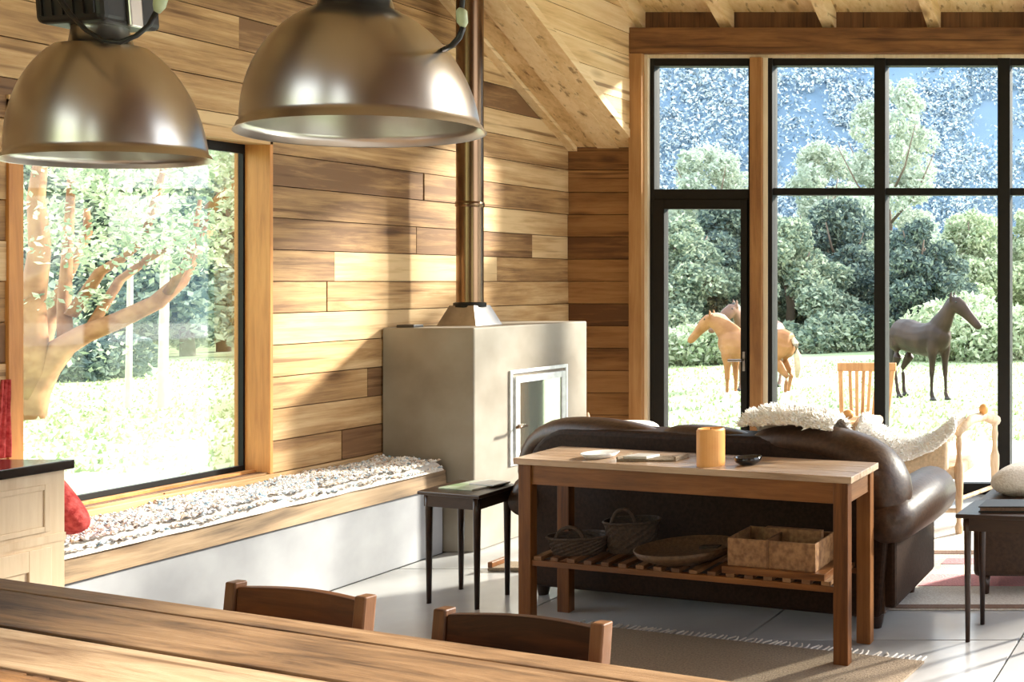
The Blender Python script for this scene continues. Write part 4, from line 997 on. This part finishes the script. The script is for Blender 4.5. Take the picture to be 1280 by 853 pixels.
# ============================================================ PENDANT LAMPS
def lamp(cx_, cy_, z, R_, a, b, hcut, rn, tilt, label, pitch):
    from mathutils import Matrix
    t = thing('pendant_lamp', (cx_, cy_, z), label, 'lamp', 'industrial pendant lamps')
    Rm = Matrix.Rotation(-pitch, 3, Vector((.78, .62, 0)))@Matrix.Rotation(tilt, 3, Vector((-.62, .78, 0)))
    o = Vector((cx_, cy_, z))
    def fix(g): g.v = [tuple(o+Rm@(Vector(p)-o)) for p in g.v]; return g
    prof = [(R_, 0), (R_-.004, .004), (a+.004, .016)]
    n = 22
    for i in range(n+1):
        h_ = .018+(hcut-.018)*i/n; prof.append((max(rn, a*math.sqrt(max(0, 1-(h_/b)**2))), h_))
    inner = [(R_-.006, .0015), (a-.0, .012)]+[(r-.004, h_-.004) for r, h_ in prof[3:]]
    fix(G().lathe(prof, (cx_, cy_, z), 64)).build('shade', M['alu'], t, smooth=True)
    fix(G().lathe([(R_, 0)]+inner+[(0, hcut-.004)], (cx_, cy_, z), 64)).build('shade_lining', M['aluin'], t, smooth=True)
    top_ = hcut
    fix(G().lathe([(rn+.012, top_-.012), (rn+.008, top_+.004), (rn-.004, top_+.008), (rn-.012, top_+.055), (rn-.012, top_+.075)], (cx_, cy_, z), 40)).build('neck', M['alu'], t, smooth=True)
    hb_ = top_+.060; hw = rn*1.36
    g = G(); g.box(cx_-hw, cx_+hw, cy_-hw*.9, cy_+hw*.9, z+hb_, z+hb_+.2); fix(g).build('housing', M['blackplastic'], t, bevel=.018, seg=3)
    g = G()
    for k in range(6):
        xk = cx_-hw*.75+k*hw*.3; g.box(xk, xk+.006, cy_-hw*.9-.006, cy_-hw*.9, z+hb_+.02, z+hb_+.18)
    fix(g).build('cooling_fin', M['blackplastic'], t)
    fix(G().box(cx_+hw*.98, cx_+hw*1.12, cy_-.02, cy_+.02, z+hb_-.005, z+hb_+.09)).build('latch', M['alu'], t, bevel=.004)
    zz = z+hb_+.2; rz_ = hi(cy_)-.02
    fix(G().lathe([(.02, hb_+.2), (.02, hb_+.25), (.008, hb_+.27)], (cx_, cy_, z), 16)).build('hook', M['black_steel'], t)
    e = o+Rm@Vector((0, 0, hb_+.26))
    G().tube([tuple(e), (e.x, e.y, rz_)], .006, 8).build('suspension_rod', M['black_steel'], t)
    return t, fix, hb_, hw
L1 = (-3.42, 3.38, 1.915)
t, fix, hb_, hw = lamp(*L1, .234, .220, .385, .340, .075, -.06, 'left aluminium dome pendant lamp with black gear housing and looped cable', .03)
def lp(px, py, Y): return pt(px, py, Y)
cab = [lp(40, -40, 3.24), lp(70, -8, 3.22), lp(88, 18, 3.21), (lp(108, 38, 3.21)), lp(130, 51, 3.21), lp(150, 53, 3.22), lp(170, 45, 3.24), lp(186, 32, 3.26), lp(196, 14, 3.28)]
G().tube(cab, .0065, 8).build('cable_loop', M['cable'], t, smooth=True)
G().tube([lp(196, 16, 3.28), lp(199, 8, 3.28), lp(201, -2, 3.28), lp(202, -30, 3.28)], [.007, .014, .016, .016], 12).build('cable_gland', M['gland'], t, smooth=True)
L2 = (-2.022, 2.58, 1.893)
t, fix, hb_, hw = lamp(*L2, .231, .219, .302, .276, .076, -.062, 'right aluminium dome pendant lamp in front of the flue pipe', .058)
Yc = 2.56
G().tube([lp(555, 62, Yc+.03), lp(565, 57, Yc), lp(574, 47, Yc), lp(579, 34, Yc)], .006, 8).build('cable_loop', M['cable'], t, smooth=True)
G().tube([lp(579, 34, Yc), lp(578, 28, Yc), lp(577, 14, Yc), lp(576, 10, Yc)], [.005, .011, .011, .005], 12).build('cable_gland', M['gland'], t, smooth=True)
G().tube([lp(577, 12, Yc), lp(579, -10, Yc), lp(565, -60, Yc+.03), lp(500, -75, Yc+.06)], .005, 8).build('cable_loop', M['cable'], t, smooth=True)
G().tube([lp(555, 62, Yc+.03), lp(530, 66, Yc+.22), lp(490, 30, Yc+.26), lp(462, -20, Yc+.17), lp(460, -40, Yc+.1)], .005, 8).build('cable_loop', M['cable'], t, smooth=True)
